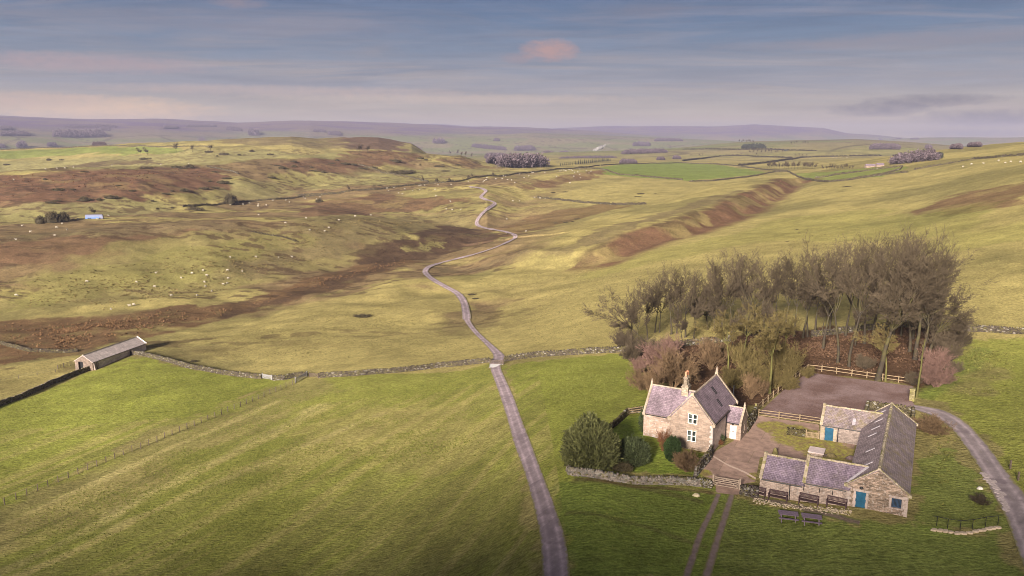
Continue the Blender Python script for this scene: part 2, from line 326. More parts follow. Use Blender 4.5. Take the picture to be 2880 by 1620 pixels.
# ------------------------------------------------------------------ mesh builder
class MB:
    def __init__(s): s.v = []; s.f = []; s.n = 0; s.t = []
    def add(s, vs, fs, tint=None):
        vs = [tuple(map(float, p)) for p in vs]; s.f += [tuple(i + s.n for i in f) for f in fs]; s.v += vs; s.n += len(vs)
        s.t += [tint] * len(vs)
        return s
    def hexa(s, p, tint=None):   # 8 corners: bottom ring, top ring
        return s.add(p, [(3, 2, 1, 0), (4, 5, 6, 7), (0, 1, 5, 4), (1, 2, 6, 5), (2, 3, 7, 6), (3, 0, 4, 7)], tint)
    def box(s, x0, x1, y0, y1, z0, z1, tint=None):
        return s.hexa([(x0, y0, z0), (x1, y0, z0), (x1, y1, z0), (x0, y1, z0), (x0, y0, z1), (x1, y0, z1), (x1, y1, z1), (x0, y1, z1)], tint)
    def beam(s, a, b, w, h, up=(0, 0, 1)):
        a = Vector(a); b = Vector(b); d = (b - a).normalized(); u = Vector(up)
        sd = d.cross(u).normalized() * w / 2; up2 = sd.cross(d).normalized() * h / 2
        return s.hexa([a - sd - up2, a + sd - up2, b + sd - up2, b - sd - up2, a - sd + up2, a + sd + up2, b + sd + up2, b - sd + up2])
    def slab(s, q, th):          # quad with thickness downwards along its normal
        q = [Vector(p) for p in q]; n = (q[1] - q[0]).cross(q[3] - q[0]).normalized()
        if n.z < 0: q = q[::-1]; n = -n
        return s.hexa([p - n * th for p in q] + q)
    def tube(s, a, b, r0, r1=None, n=8, caps=True):
        r1 = r0 if r1 is None else r1; a = Vector(a); b = Vector(b); d = (b - a).normalized()
        x = d.orthogonal().normalized(); y = d.cross(x)
        vs = [a + (x * math.cos(k * 2 * math.pi / n) + y * math.sin(k * 2 * math.pi / n)) * r0 for k in range(n)] + [b + (x * math.cos(k * 2 * math.pi / n) + y * math.sin(k * 2 * math.pi / n)) * r1 for k in range(n)]
        fs = [(k, (k + 1) % n, (k + 1) % n + n, k + n) for k in range(n)]
        if caps: fs += [tuple(range(n))[::-1], tuple(range(n, 2 * n))]
        return s.add(vs, fs)
    def prism(s, poly, f, w0, w1):    # poly in 2D, f(u,v,w)
        n = len(poly); vs = [f(u, v, w0) for u, v in poly] + [f(u, v, w1) for u, v in poly]
        return s.add(vs, [tuple(range(n))[::-1], tuple(range(n, 2 * n))] + [(k, (k + 1) % n, (k + 1) % n + n, k + n) for k in range(n)])
    def wall(s, outer, holes, f, depth=.16):   # face with openings and their reveals
        loops = [[Vector((u, v, 0)) for u, v in l] for l in [outer] + holes]
        flat = [p for l in loops for p in l]; tris = geometry.tessellate_polygon(loops)
        s.add([f(p.x, p.y, 0) for p in flat], tris)
        for h in holes:
            n = len(h); s.add([f(u, v, 0) for u, v in h] + [f(u, v, depth) for u, v in h], [(k, (k + 1) % n, (k + 1) % n + n, k + n) for k in range(n)])
        return s
    def rings(s, rs, cap=True):
        n = len(rs[0]); vs = [p for r in rs for p in r]; fs = []
        for i in range(len(rs) - 1):
            for k in range(n): fs.append((i * n + k, i * n + (k + 1) % n, (i + 1) * n + (k + 1) % n, (i + 1) * n + k))
        if cap: fs += [tuple(range(n))[::-1], tuple(range((len(rs) - 1) * n, len(rs) * n))]
        return s.add(vs, fs)
    def build(s, name, mat, parent=None, uv=True, smooth=False):
        me = bpy.data.meshes.new(name); me.from_pydata(s.v, [], s.f); me.update()
        if uv:
            l = me.uv_layers.new(name='UVMap'); co = np.array(s.v); nm = np.empty(len(me.polygons) * 3); me.polygons.foreach_get('normal', nm); nm = nm.reshape(-1, 3)
            uvs = np.empty((len(me.loops), 2)); k = 0
            for p, q in zip(s.f, nm):
                h = math.hypot(q[0], q[1]); tx, ty = ((-q[1] / h, q[0] / h) if h > .05 else (1., 0.))
                for i in p:
                    c = co[i]; uvs[k] = (c[0] * tx + c[1] * ty, c[2] / max(h, .3) if h > .05 else c[1]); k += 1
            l.data.foreach_set('uv', uvs.ravel())
        if any(t is not None for t in s.t): set_attr(me, 'tint', np.array([(t if np.ndim(t) else (t, t, t)) if t is not None else (.5, .5, .5) for t in s.t], float))
        if smooth: me.polygons.foreach_set('use_smooth', [True] * len(me.polygons))
        if name == 'wall':
            bm = bmesh.new(); bm.from_mesh(me); bmesh.ops.remove_doubles(bm, verts=bm.verts, dist=.002); bm.to_mesh(me); bm.free()
        return link(name, me, mat, parent)
def set_attr(me, nm, a):
    a = np.asarray(a, np.float32)
    if a.ndim == 1: a = np.repeat(a[:, None], 3, 1)
    at = me.color_attributes.new(nm, 'FLOAT_COLOR', 'POINT'); at.data.foreach_set('color', np.c_[a, np.ones(len(a), np.float32)].astype(np.float32).ravel())
def npmesh(name, v, faces, smooth=False):
    """faces: (n,3) or (n,4) array"""
    me = bpy.data.meshes.new(name); v = np.asarray(v, np.float32); faces = np.asarray(faces, np.int32); k = faces.shape[1]
    me.vertices.add(len(v)); me.vertices.foreach_set('co', v.ravel()); me.loops.add(faces.size); me.loops.foreach_set('vertex_index', faces.ravel())
    me.polygons.add(len(faces)); me.polygons.foreach_set('loop_start', np.arange(len(faces), dtype=np.int32) * k)
    if smooth: me.polygons.foreach_set('use_smooth', np.ones(len(faces), bool))
    me.update(calc_edges=True); return me
def link(name, me, mat=None, parent=None):
    o = bpy.data.objects.new(name, me); COL.objects.link(o)
    if mat is not None and not me.materials: me.materials.append(M[mat] if isinstance(mat, str) else mat)
    if parent is not None: o.parent = parent
    return o
def tag(o, label=None, cat=None, group=None, kind=None):
    if label: o['label'] = label
    if cat: o['category'] = cat
    if group: o['group'] = group
    if kind: o['kind'] = kind
    return o
def thing(name, label, cat, loc, rz=0, group=None):
    o = bpy.data.objects.new(name, None); COL.objects.link(o); o.location = loc; o.rotation_euler = (0, 0, rz); o.empty_display_size = .5
    return tag(o, label, cat, group)
def dup(o, loc, rz=0, sc=None, label=None, group=None):
    c = o.copy(); COL.objects.link(c); c.location = loc; c.rotation_euler = (0, 0, rz)
    if sc is not None: c.scale = (sc, sc, sc) if np.ndim(sc) == 0 else sc
    if label: c['label'] = label
    if group: c['group'] = group
    for ch in list(o.children):
        d = ch.copy(); COL.objects.link(d); d.parent = c
        for g in list(ch.children):
            e = g.copy(); COL.objects.link(e); e.parent = d
    return c
def boxes_np(cen, ax, half):
    """many boxes: centres (n,3), axes (n,3,3) rows, half sizes (n,3)"""
    sg = np.array([(-1, -1, -1), (1, -1, -1), (1, 1, -1), (-1, 1, -1), (-1, -1, 1), (1, -1, 1), (1, 1, 1), (-1, 1, 1)], float)
    v = cen[:, None] + np.einsum('kj,nj,njc->nkc', sg, half, ax)
    f = np.array([(3, 2, 1, 0), (4, 5, 6, 7), (0, 1, 5, 4), (1, 2, 6, 5), (2, 3, 7, 6), (3, 0, 4, 7)])
    return v.reshape(-1, 3), (f[None] + 8 * np.arange(len(cen))[:, None, None]).reshape(-1, 4)
def resample(p, step):
    p = np.asarray(p, float); d = np.r_[0, np.cumsum(np.linalg.norm(np.diff(p[:, :2], axis=0), axis=1))]
    n = max(2, int(round(d[-1] / step)) + 1); s = np.linspace(0, d[-1], n)
    return np.c_[np.interp(s, d, p[:, 0]), np.interp(s, d, p[:, 1])]
def smooth_line(p, n=6):
    """Catmull-Rom through pixel points"""
    p = np.asarray(p, float); q = np.vstack([2 * p[0] - p[1], p, 2 * p[-1] - p[-2]]); out = []
    for i in range(1, len(q) - 2):
        for t in np.linspace(0, 1, n, endpoint=False):
            a, b, c, d = q[i - 1:i + 3]
            out.append(.5 * (2 * b + (c - a) * t + (2 * a - 5 * b + 4 * c - d) * t * t + (3 * b - a - 3 * c + d) * t ** 3))
    return np.array(out + [p[-1]])
def pip(poly, x, y):
    """signed distance to a polygon, negative inside"""
    poly = np.asarray(poly)[:, :2]; ins = np.zeros(len(x), bool); dm = np.full(len(x), 1e18)
    for (ax, ay), (bx, by) in zip(poly, np.roll(poly, -1, 0)):
        c = (ay > y) != (by > y)
        with np.errstate(all='ignore'): ins ^= c & (x < (bx - ax) * (y - ay) / (by - ay) + ax)
        ex, ey = bx - ax, by - ay; L = ex * ex + ey * ey + 1e-9
        t = np.clip(((x - ax) * ex + (y - ay) * ey) / L, 0, 1); dm = np.minimum(dm, (x - ax - t * ex) ** 2 + (y - ay - t * ey) ** 2)
    d = np.sqrt(dm); return np.where(ins, -d, d)
def pdist(line, x, y):
    dm = np.full(len(x), 1e18); line = np.asarray(line)
    for (ax, ay), (bx, by) in zip(line[:-1, :2], line[1:, :2]):
        ex, ey = bx - ax, by - ay; L = ex * ex + ey * ey + 1e-9
        t = np.clip(((x - ax) * ex + (y - ay) * ey) / L, 0, 1); dm = np.minimum(dm, (x - ax - t * ex) ** 2 + (y - ay - t * ey) ** 2)
    return np.sqrt(dm)

# ------------------------------------------------------------------ land cover
GREEN = (.185, .20, .04); LUSH = (.125, .162, .033); GARDEN = (.175, .225, .038); STRAW = (.285, .242, .092); OLIVE = (.19, .166, .065); BRACK = (.122, .069, .042)
RUSH = (.118, .072, .038); HEATH_SHADOW = (.070, .045, .028); LITTER = (.085, .050, .030); PALEG = (.205, .19, .08); FARG = (.15, .19, .045); MOOR = (.13, .10, .055)
COVER = [  # colour, feather as a share of distance, strength, pixel polygon
 (PALEG, .02, .8, [(-60,402),(300,392),(700,372),(860,385),(620,405),(470,418),(160,428),(-60,436)]),
 (FARG, .01, .8, [(-60,380),(280,367),(430,371),(450,384),(200,390),(-60,400)]),
 (PALEG, .03, .7, [(560,470),(700,455),(860,430),(1050,415),(1230,420),(1260,440),(1080,462),(860,482),(640,500),(300,540),(100,540),(0,555),(0,530),(330,510)]),
 (BRACK, .008, 1, [(-60,441),(150,433),(380,424),(480,419),(545,428),(572,446),(560,470),(480,486),(330,500),(150,507),(-60,521)]),
 (BRACK, .006, .9, [(690,416),(860,394),(980,380),(1068,392),(1040,408),(930,420),(860,432),(760,434)]),
 ((.10, .062, .045), .005, .95, [(842,351),(950,345.5),(1045,363),(1080,386),(1010,380),(930,377),(870,380)]),
 (HEATH_SHADOW, .004, .8, [(90,430),(170,418),(230,410),(300,403),(380,404),(430,411),(330,414),(240,419),(160,428)]), (HEATH_SHADOW, .004, .75, [(355,419),(420,416),(500,417),(500,423),(430,427),(360,426)]), (HEATH_SHADOW, .003, .7, [(-60,428),(60,428),(60,433),(-60,434)]),  # first strip: shadow band below the scarp crest, painted into the ground colour
 (MOOR, .006, .8, [(540,356),(680,345),(800,349),(860,346),(900,375),(780,372),(640,366)]),
 (BRACK, .006, .8, [(1105,398),(1180,400),(1265,420),(1200,424),(1120,412)]),
 (MOOR, .015, .75, [(-60,610),(200,577),(400,562),(620,555),(640,580),(560,606),(330,628),(130,662),(-60,700)]),
 (BRACK, .015, .75, [(-60,620),(120,600),(330,590),(470,588),(540,592),(440,612),(250,636),(90,664),(-60,690)]),
 (BRACK, .01, .85, [(780,510),(900,498),(985,489),(1160,497),(1175,506),(1100,522),(940,535),(830,548),(760,535)]),
 (OLIVE, .02, .8, [(420,600),(640,570),(760,545),(1160,520),(1200,560),(1000,600),(850,650),(500,730),(100,800),(0,810),(0,710),(300,640)]),
 (MOOR, .02, .6, [(720,560),(1000,540),(1190,540),(1200,575),(980,590),(850,630),(640,690),(560,700),(640,640)]),
 (GREEN, .02, .2, [(100,700),(400,640),(700,590),(800,600),(700,650),(500,700),(300,740),(0,790),(0,740)]),
 (RUSH, .006, 1, [(-60,818),(150,797),(300,792),(430,770),(560,768),(640,745),(800,693),(920,655),(1010,648),(1060,660),(900,708),(700,768),(560,805),(380,848),(200,890),(60,908),(-60,925)]),
 (HEATH_SHADOW, .006, .95, [(860,690),(960,662),(1020,660),(900,706),(700,768),(560,800),(520,795),(700,750)]),
 (HEATH_SHADOW, .008, 1, [(875,640),(940,612),(1030,602),(1060,578),(1160,572),(1240,585),(1272,590),(1240,604),(1150,632),(1075,655),(980,662),(905,668)]),
 (OLIVE, .004, .9, [(1010,625),(1085,607),(1120,612),(1080,632),(1020,636)]),
 (MOOR, .01, .8, [(1440,640),(1560,588),(1700,545),(1800,510),(1880,476),(1700,520),(1560,565),(1420,622),(1330,645),(1120,690),(1110,670),(1280,640)]),
 (BRACK, .006, .85, [(1310,470),(1440,436),(1520,429),(1500,450),(1400,470),(1340,478)]),
 (RUSH, .008, .75, [(1235,580),(1330,545),(1460,522),(1540,510),(1580,518),(1480,545),(1370,572),(1280,592)]),
 (STRAW, .006, .8, [(1390,495),(1560,455),(1720,452),(1900,445),(1850,470),(1700,510),(1560,510),(1420,515)]),
 (FARG, .003, 1, [(1490,424),(1560,414),(1700,407),(1820,416),(1935,434),(1740,455),(1580,445),(1530,440)]),
 (FARG, .003, .8, [(2000,436),(2090,432),(2250,418),(2285,420),(2220,445),(2090,456),(2030,452)]),
 (BRACK, .012, .8, [(2290,532),(2340,512),(2440,482),(2620,450),(2620,508),(2480,525),(2380,540)]),
 (HEATH_SHADOW, .006, .6, [(2330,540),(2440,522),(2440,530),(2380,545)]),
 (STRAW, .04, .9, [(400,840),(700,770),(1000,690),(1080,700),(1170,790),(1240,890),(1200,912),(900,940),(660,945),(480,915)]),
 (STRAW, .04, .8, [(1290,650),(1500,680),(1700,640),(2000,560),(2300,560),(2500,600),(2620,700),(2620,820),(2300,800),(2000,780),(1600,860),(1300,895),(1200,800),(1150,720)]),
 (GREEN, .04, .3, [(2150,520),(2500,540),(2620,560),(2620,600),(2400,640),(2100,600),(1900,620),(1500,690),(1400,680),(1700,620),(1950,560)]),
 (GREEN, .006, 1, [(-60,1040),(60,1002),(225,936),(330,897),(480,930),(640,948),(775,950),(640,985),(400,1085),(150,1205),(-60,1300)]),
 (STRAW, .01, .8, [(-60,945),(60,912),(200,893),(205,930),(60,998),(-60,1020)]),
 (GREEN, .01, .85, [(780,955),(1000,942),(1235,916),(1250,940),(1300,1100),(1330,1200),(1380,1460),(-60,1460),(-60,1300),(300,1130),(640,985)]),
 (OLIVE, .03, .75, [(-60,1310),(300,1150),(600,1010),(770,958),(860,960),(700,1060),(450,1180),(100,1330),(-60,1400)]),
 (STRAW, .03, .5, [(900,1010),(1200,990),(1270,1080),(1290,1140),(1100,1150),(800,1180),(600,1180)]),
 (OLIVE, .03, .25, [(1050,1180),(1300,1160),(1370,1460),(900,1460),(850,1300)]),
 (GREEN, .006, 1, [(1272,918),(1450,897),(1580,890),(1640,960),(1640,1050),(1440,1110),(1440,1180),(1800,1225),(1800,1460),(1440,1460),(1400,1300),(1330,1130)]),
 (GARDEN, .004, 1, [(1445,1165),(1560,1050),(1620,1045),(1640,1100),(1790,1150),(1760,1195),(1600,1190)]),
 (LUSH, .01, .8, [(1400,1215),(1800,1235),(1905,1260),(2170,1310),(2300,1310),(2500,1345),(2576,1460),(1430,1460)]),
 (STRAW, .01, .55, [(2310,1030),(2380,1060),(2420,1110),(2330,1150),(2310,1100)]),
 (LUSH, .008, .7, [(2310,1150),(2400,1130),(2480,1230),(2540,1330),(2330,1330),(2310,1300)]),
 (GREEN, .01, .85, [(2400,850),(2620,845),(2620,1300),(2560,1250),(2450,1080),(2380,1020),(2330,1000)]),
 (OLIVE, .02, .7, [(2330,880),(2480,870),(2540,930),(2450,980),(2380,985),(2310,960)]),
 (LITTER, .012, 1, [(1590,890),(1800,850),(2050,825),(2290,812),(2400,840),(2400,930),(2320,985),(2300,970),(2035,935),(1960,985),(1905,1038),(1840,1060),(1760,1010),(1650,960)]),
 (STRAW, .003, .7, [(1880,1240),(1960,1252),(2140,1292),(2160,1325),(1900,1262)])]
PALE = (.36, .31, .13)
LINES = [  # pale or dark strips on the ground: colour, width m, strength, pixels
 (PALE, 2.2, 0.75, [(77,1288),(267,1202),(433,1125),(510,1093),(700,1010)]), (PALE, 1.7, 0.60, [(0,1325),(77,1288)]), (PALE, 3.1, 0.68, [(300,1285),(367,1248),(567,1152),(805,1022)]),
 (PALE, 2.0, 0.52, [(0,1440),(300,1285)]), (PALE, 2.0, 0.60, [(20,1460),(330,1310),(700,1150),(960,1040)]), (HEATH_SHADOW, .7, .5, [(1440,1212),(1600,1225),(1760,1262)]), (HEATH_SHADOW, .7, .4, [(1430,1290),(1640,1330),(1770,1375)]),
 (STRAW, .8, .5, [(1690,1225),(1800,1240)]), (LUSH, 2.5, .7, [(2330,1000),(2420,930),(2470,880)]), (LITTER, .5, .7, [(1445,1205),(1560,1218),(1790,1240)]), (OLIVE, 3, .6, [(400,860),(620,810),(860,730),(1030,700)])]
def cover_at(x, y, z):
    r = np.hypot(x, y); n = len(x)
    nb = fbm(x / 60, y / 60, 4, 31); ns = fbm(x / 11, y / 11, 3, 33); nn = fbm(x / 420, y / 420, 4, 35)
    c = np.empty((n, 3)); k = sstep(.38, .62, nb)[:, None]
    c[:] = np.array(OLIVE) * (1 - k) + np.array(STRAW) * k
    az_ = np.arctan2(x, y); bm = (sstep(.42, .56, fbm(x / 75, y / 48, 4, 39)) * sstep(230, 320, r) * sstep(1500, 1000, r) * sstep(.12, -.02, az_) * .9)[:, None]
    c = c * (1 - bm) + np.array((.155, .108, .06)) * bm
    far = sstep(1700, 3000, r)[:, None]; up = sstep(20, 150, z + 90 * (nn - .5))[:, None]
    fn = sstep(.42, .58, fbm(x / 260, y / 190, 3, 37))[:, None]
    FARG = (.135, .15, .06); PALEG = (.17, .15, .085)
    farc = (np.array(FARG) * (1 - fn) + np.array(PALEG) * fn) * (1 - up) + (np.array((.085, .058, .105)) * (1 - fn * .4) + np.array((.17, .14, .075)) * fn * .4) * up  # far fields muted and heather tops violet, haze put into their colour
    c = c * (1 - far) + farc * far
    rough = np.ones((n, 3)); rough[:, 1] = .8
    for col, fe, st, poly in COVER:
        w = G(poly); rc = np.hypot(w[:, 0], w[:, 1]).mean(); q = fe * rc
        b0 = w.min(0) - 4 * q; b1 = w.max(0) + 4 * q
        i = np.where((x > b0[0]) & (x < b1[0]) & (y > b0[1]) & (y < b1[1]))[0]
        if not len(i): continue
        jit = (fbm(x[i] / (q * 2.5 + .5), y[i] / (q * 2.5 + .5), 4, 41) - .5) * q * 5
        m = st * sstep(q * .5, -q * .5, pip(w, x[i], y[i]) + jit)
        if col in (BRACK, HEATH_SHADOW, RUSH, MOOR): m = m * (.72 + .28 * sstep(.35, .5, fbm(x[i] / (q * 3), y[i] / (q * 3), 3, 43)))
        cc = np.array(col)[None] * (.86 + .28 * ns[i])[:, None]
        c[i] = c[i] * (1 - m[:, None]) + cc * m[:, None]
        dr = {GREEN: .55, LUSH: .2, FARG: .1, LITTER: .1, BRACK: .3, HEATH_SHADOW: .2}.get(col, .8)
        rough[i, 1] = rough[i, 1] * (1 - m) + dr * m
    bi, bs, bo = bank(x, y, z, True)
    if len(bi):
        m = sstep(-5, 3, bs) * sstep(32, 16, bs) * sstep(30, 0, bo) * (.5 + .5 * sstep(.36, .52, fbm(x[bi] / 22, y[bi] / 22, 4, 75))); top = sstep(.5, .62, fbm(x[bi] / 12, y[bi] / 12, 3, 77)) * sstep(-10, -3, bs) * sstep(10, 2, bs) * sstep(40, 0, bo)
        c[bi] = c[bi] * (1 - m[:, None]) + np.array(BRACK) * m[:, None]; c[bi] = c[bi] * (1 - .7 * top[:, None]) + np.array(HEATH_SHADOW) * .7 * top[:, None]
    for col, wd, st, ln in LINES:
        w = G(ln); b0 = w.min(0) - 9; b1 = w.max(0) + 9
        i = np.where((x > b0[0]) & (x < b1[0]) & (y > b0[1]) & (y < b1[1]))[0]
        m = st * sstep(wd, wd * .2, pdist(w, x[i], y[i]) + (ns[i] - .5) * wd * 1.6)[:, None]
        c[i] = c[i] * (1 - m) + np.array(col) * m
    # mowing strips of the lower field
    w = G([(77, 1288), (700, 1010)]); d = (w[1] - w[0])[:2]; d /= np.hypot(*d)
    s = x * d[0] + y * d[1]; tt = -x * d[1] + y * d[0]
    st = fbm(s / 60, tt / 2.2, 3, 47)
    i = (x < 6) & (y < 175) & (y > 30) & (x > -130)
    k = (sstep(.5, .68, st) * .55 * i)[:, None]; c = c * (1 - k) + np.array(STRAW) * k
    k = (sstep(.45, .3, st) * .35 * i)[:, None]; c = c * (1 - k) + np.array(OLIVE) * .8 * k
    # dark flecks of rush and heather on the moor
    fl = sstep(.55, .64, fbm(x / 7, y / 4, 4, 51)) * sstep(230, 300, r) * sstep(1700, 1200, r) * sstep(.10, -.04, np.arctan2(x, y)) * sstep(.38, .52, fbm(x / 90, y / 60, 2, 53))
    c = c * (1 - .75 * fl[:, None]) + np.array(HEATH_SHADOW) * .75 * fl[:, None]
    # far hedges between the valley fields
    e = np.abs(fbm(x / 300, y / 300, 2, 61) - .5); fm = sstep(1900, 2600, r) * sstep(8000, 6500, r) * sstep(130, 60, z)
    cell = np.minimum(np.abs(((x * .8 + y * .6) / 330 + 1.5 * fbm(x / 900, y / 900, 2, 63)) % 1 - .5), np.abs(((-x * .6 + y * .8) / 420 + 1.5 * fbm(x / 900, y / 900, 2, 65)) % 1 - .5))
    k = (sstep(.028, .012, cell) * fm * .7)[:, None]; c = c * (1 - k) + np.array((.06, .05, .035)) * k
    return c, rough

def build_ground():
    az = np.r_[np.linspace(-math.pi, -.72, 60)[:-1], np.linspace(-.72, .72, 1250), np.linspace(.72, math.pi, 60)[1:-1]]
    r = np.r_[np.geomspace(3, 55, 26)[:-1], np.linspace(55, 185, 300)[:-1], np.geomspace(185, 370, 130)[:-1], np.geomspace(370, 900, 400)[:-1], np.geomspace(900, 2600, 190)[:-1], np.geomspace(2600, 15600, 190)]
    A, Rr = np.meshgrid(az, r); x = (np.sin(A) * Rr).ravel(); y = (np.cos(A) * Rr).ravel(); z = zt(x, y)
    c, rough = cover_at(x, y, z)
    na, nr = len(az), len(r); i = np.arange(nr - 1)[:, None] * na; j = np.arange(na)[None]; j2 = (j + 1) % na
    f = np.stack([i + j, i + na + j, i + na + j2, i + j2], -1).reshape(-1, 4)
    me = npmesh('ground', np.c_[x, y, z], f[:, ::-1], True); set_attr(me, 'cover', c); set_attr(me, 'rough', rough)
    # close the hub
    o = link('ground', me, 'ground'); tag(o, kind='structure')
    return float(z.min()), float(z.max())

def ribbon(name, mat, left, right, lift=.06, cross=6, kind='structure'):
    L = G(smooth_line(left)); Rr = G(smooth_line(right))
    n = max(8, int(np.linalg.norm(np.diff(L[:, :2], axis=0), axis=1).sum() / 1.2))
    def re(p):
        d = np.r_[0, np.cumsum(np.linalg.norm(np.diff(p[:, :2], axis=0), axis=1))]; s = np.linspace(0, d[-1], n)
        return np.c_[np.interp(s, d, p[:, 0]), np.interp(s, d, p[:, 1])], d[-1]
    Lr, dl = re(L); Rr_, dr = re(Rr)
    t = np.linspace(0, 1, cross)[None, :, None]; xy = Lr[:, None] * (1 - t) + Rr_[:, None] * t
    return grid_strip(name, mat, xy, lift, (dl + dr) / 2, kind)
def grid_strip(name, mat, xy, lift, length, kind):
    n, k = xy.shape[:2]; x = xy[..., 0]; y = xy[..., 1]; r = np.hypot(x, y)
    z = zt(x, y) + lift + np.maximum(0, r - 150) * .0009
    v = np.stack([x, y, z], -1).reshape(-1, 3); i = np.arange(n - 1)[:, None] * k + np.arange(k - 1)[None]
    f = np.stack([i, i + 1, i + k + 1, i + k], -1).reshape(-1, 4)
    me = npmesh(name, v, f, True); u = me.uv_layers.new(name='UVMap')
    U = np.stack(np.broadcast_arrays(np.linspace(0, 1, k)[None], np.linspace(0, length, n)[:, None]), -1).reshape(-1, 2)
    u.data.foreach_set('uv', U[f.ravel()].ravel().astype(np.float32))
    o = link(name, me, mat); tag(o, kind=kind); return o
def centre_road(name, mat, px, width, lift=.06, cross=6):
    w = G(smooth_line(px, 8)); p = resample(w, 1.5); g = np.gradient(p, axis=0); g /= np.linalg.norm(g, axis=1)[:, None]
    nrm = np.c_[g[:, 1], -g[:, 0]]; wd = np.broadcast_to(width, len(p)) if np.ndim(width) == 0 else np.interp(np.linspace(0, 1, len(p)), np.linspace(0, 1, len(width)), width)
    t = np.linspace(-.5, .5, cross)[None, :, None]; xy = p[:, None] + nrm[:, None] * t * np.asarray(wd)[:, None, None]
    return grid_strip(name, mat, xy, lift, len(p) * 1.5, 'structure')
def sheet(name, mat, poly, lift, step=.8, attr=None):
    w = G(poly); q = resample(np.vstack([w[:, :2], w[:1, :2]]), step)[:-1]; n = len(q)
    gx, gy = np.meshgrid(np.arange(q[:, 0].min(), q[:, 0].max(), step), np.arange(q[:, 1].min(), q[:, 1].max(), step)); gx = gx.ravel(); gy = gy.ravel()
    k = pip(q, gx, gy) < -step * .5; pts = [Vector(p) for p in q] + [Vector((a, b)) for a, b in zip(gx[k], gy[k])]
    vs, es, fs = geometry.delaunay_2d_cdt(pts, [(i, (i + 1) % n) for i in range(n)], [], 1, 1e-4)[:3]
    v = np.array([(p.x, p.y) for p in vs]); me = npmesh(name, np.c_[v, zt(v[:, 0], v[:, 1]) + lift], np.array(fs), True)
    for p in me.polygons:
        if p.normal.z < 0: p.flip()
    if attr: set_attr(me, attr[0], attr[1](v[:, 0], v[:, 1]))
    return tag(link(name, me, mat), kind='structure')

def z4(x, y): return (1073.3 + x * .44425, 805 + y * .44425)
def z5(x, y): return (2146.7 + x * .33333, 966 + y * .33333)
def z6(x, y): return (1753.1 + x * .14815, 1127 + y * .14815)
def roads():
    L = [(205,-5),(225,25),(265,75),(330,140),(370,190),(375,215),(358,245),(360,280),(400,390),(455,560),(490,690),(530,800),(570,920),(610,1080),(640,1220),(655,1449),(650,1600)]
    Rr = [(245,-5),(262,30),(300,75),(360,130),(420,180),(443,205),(440,230),(420,265),(440,320),(490,430),(545,580),(600,720),(640,830),(690,960),(740,1100),(775,1200),(800,1330),(812,1449),(820,1600)]
    ribbon('road', 'road', [z4(*p) for p in L], [z4(*p) for p in Rr], .06)
    centre_road('road', 'road', [(1174,804),(1172,785),(1166,760),(1150,739),(1120,722),(1090,705),(1073,691),(1070,682),(1080,672),(1110,662),(1150,652),(1200,639),(1250,622),(1285,606),(1297,598),(1290,590),(1265,583),(1230,577),(1205,570),(1199,562),(1205,548),(1222,530),(1240,518),(1245,512),(1235,507),(1218,502),(1210,497),(1215,490),(1222,483),(1218,478),(1205,474),(1180,471)], [3.3,3.3,3.3,3.2,3.4,3.6,3.6], .1)
    L = [(455,195),(600,250),(740,345),(830,455),(900,560),(975,680),(1060,850),(1130,970),(1180,1090),(1230,1230),(1290,1390),(1330,1500)]
    Rr = [(455,160),(640,188),(760,235),(870,310),(930,370),(1010,460),(1110,600),(1200,720),(1288,820),(1350,940),(1420,1100),(1500,1300)]
    ribbon('lane', 'lane', [z5(*p) for p in L], [z5(*p) for p in Rr], .07, 7)
    ribbon('wheel_track', 'rut', [(1800,1242),(1779,1290),(1752,1345),(1716,1450),(1700,1500)], [(1815,1243),(1797,1290),(1772,1345),(1738,1450),(1722,1500)], .03, 5)
    ribbon('wheel_track', 'rut', [(1833,1244),(1820,1280),(1800,1340),(1764,1450),(1750,1500)], [(1850,1245),(1840,1280),(1821,1340),(1790,1450),(1776,1500)], .03, 5)
    ribbon('path', 'footway', [(1890,1243),(1980,1262),(2070,1284),(2165,1308)], [(1885,1256),(1975,1275),(2065,1297),(2160,1324)], .035, 5)
    sheet('car_park', 'gravel', [(1908,1040),(1968,985),(2034,937),(2150,953),(2298,972),(2292,1006),(2306,1028),(2295,1042),(2250,1040),(2200,1040),(2070,1062),(1990,1056)], .045)
    mp = G([(2010,1100),(2060,1120),(2100,1150),(1950,1075),(2130,1150),(1905,1200),(1770,1190),(1990,1085)]); mr = [4.2, 4.2, 4.4, 2.8, 4, 1.3, 1.2, 3.2]
    def moss(x, y):
        m = np.zeros(len(x))
        for (a, b, _), r in zip(mp, mr): m = np.maximum(m, sstep(r * 1.5, r * .3, np.hypot(x - a, y - b)))
        return m
    sheet('courtyard', 'courtyard', [(1802,1208),(1800,1240),(1862,1246),(1862,1220),(1900,1212),(1912,1150),(2020,1165),(2140,1180),(2152,1112),(2064,1108),(2060,1068),(1985,1058),(1908,1046),(1880,1060),(1845,1110),(1800,1135),(1780,1160),(1757,1195)], .04, .7, ('moss', moss))
    # pale line of setts across the yard
    ribbon('path', 'concrete_line', [z6(280,135),(1833,1170),(1868,1184),z6(1005,515)], [z6(262,150),(1831,1173),(1866,1187.5),z6(1000,545)], .07, 2)

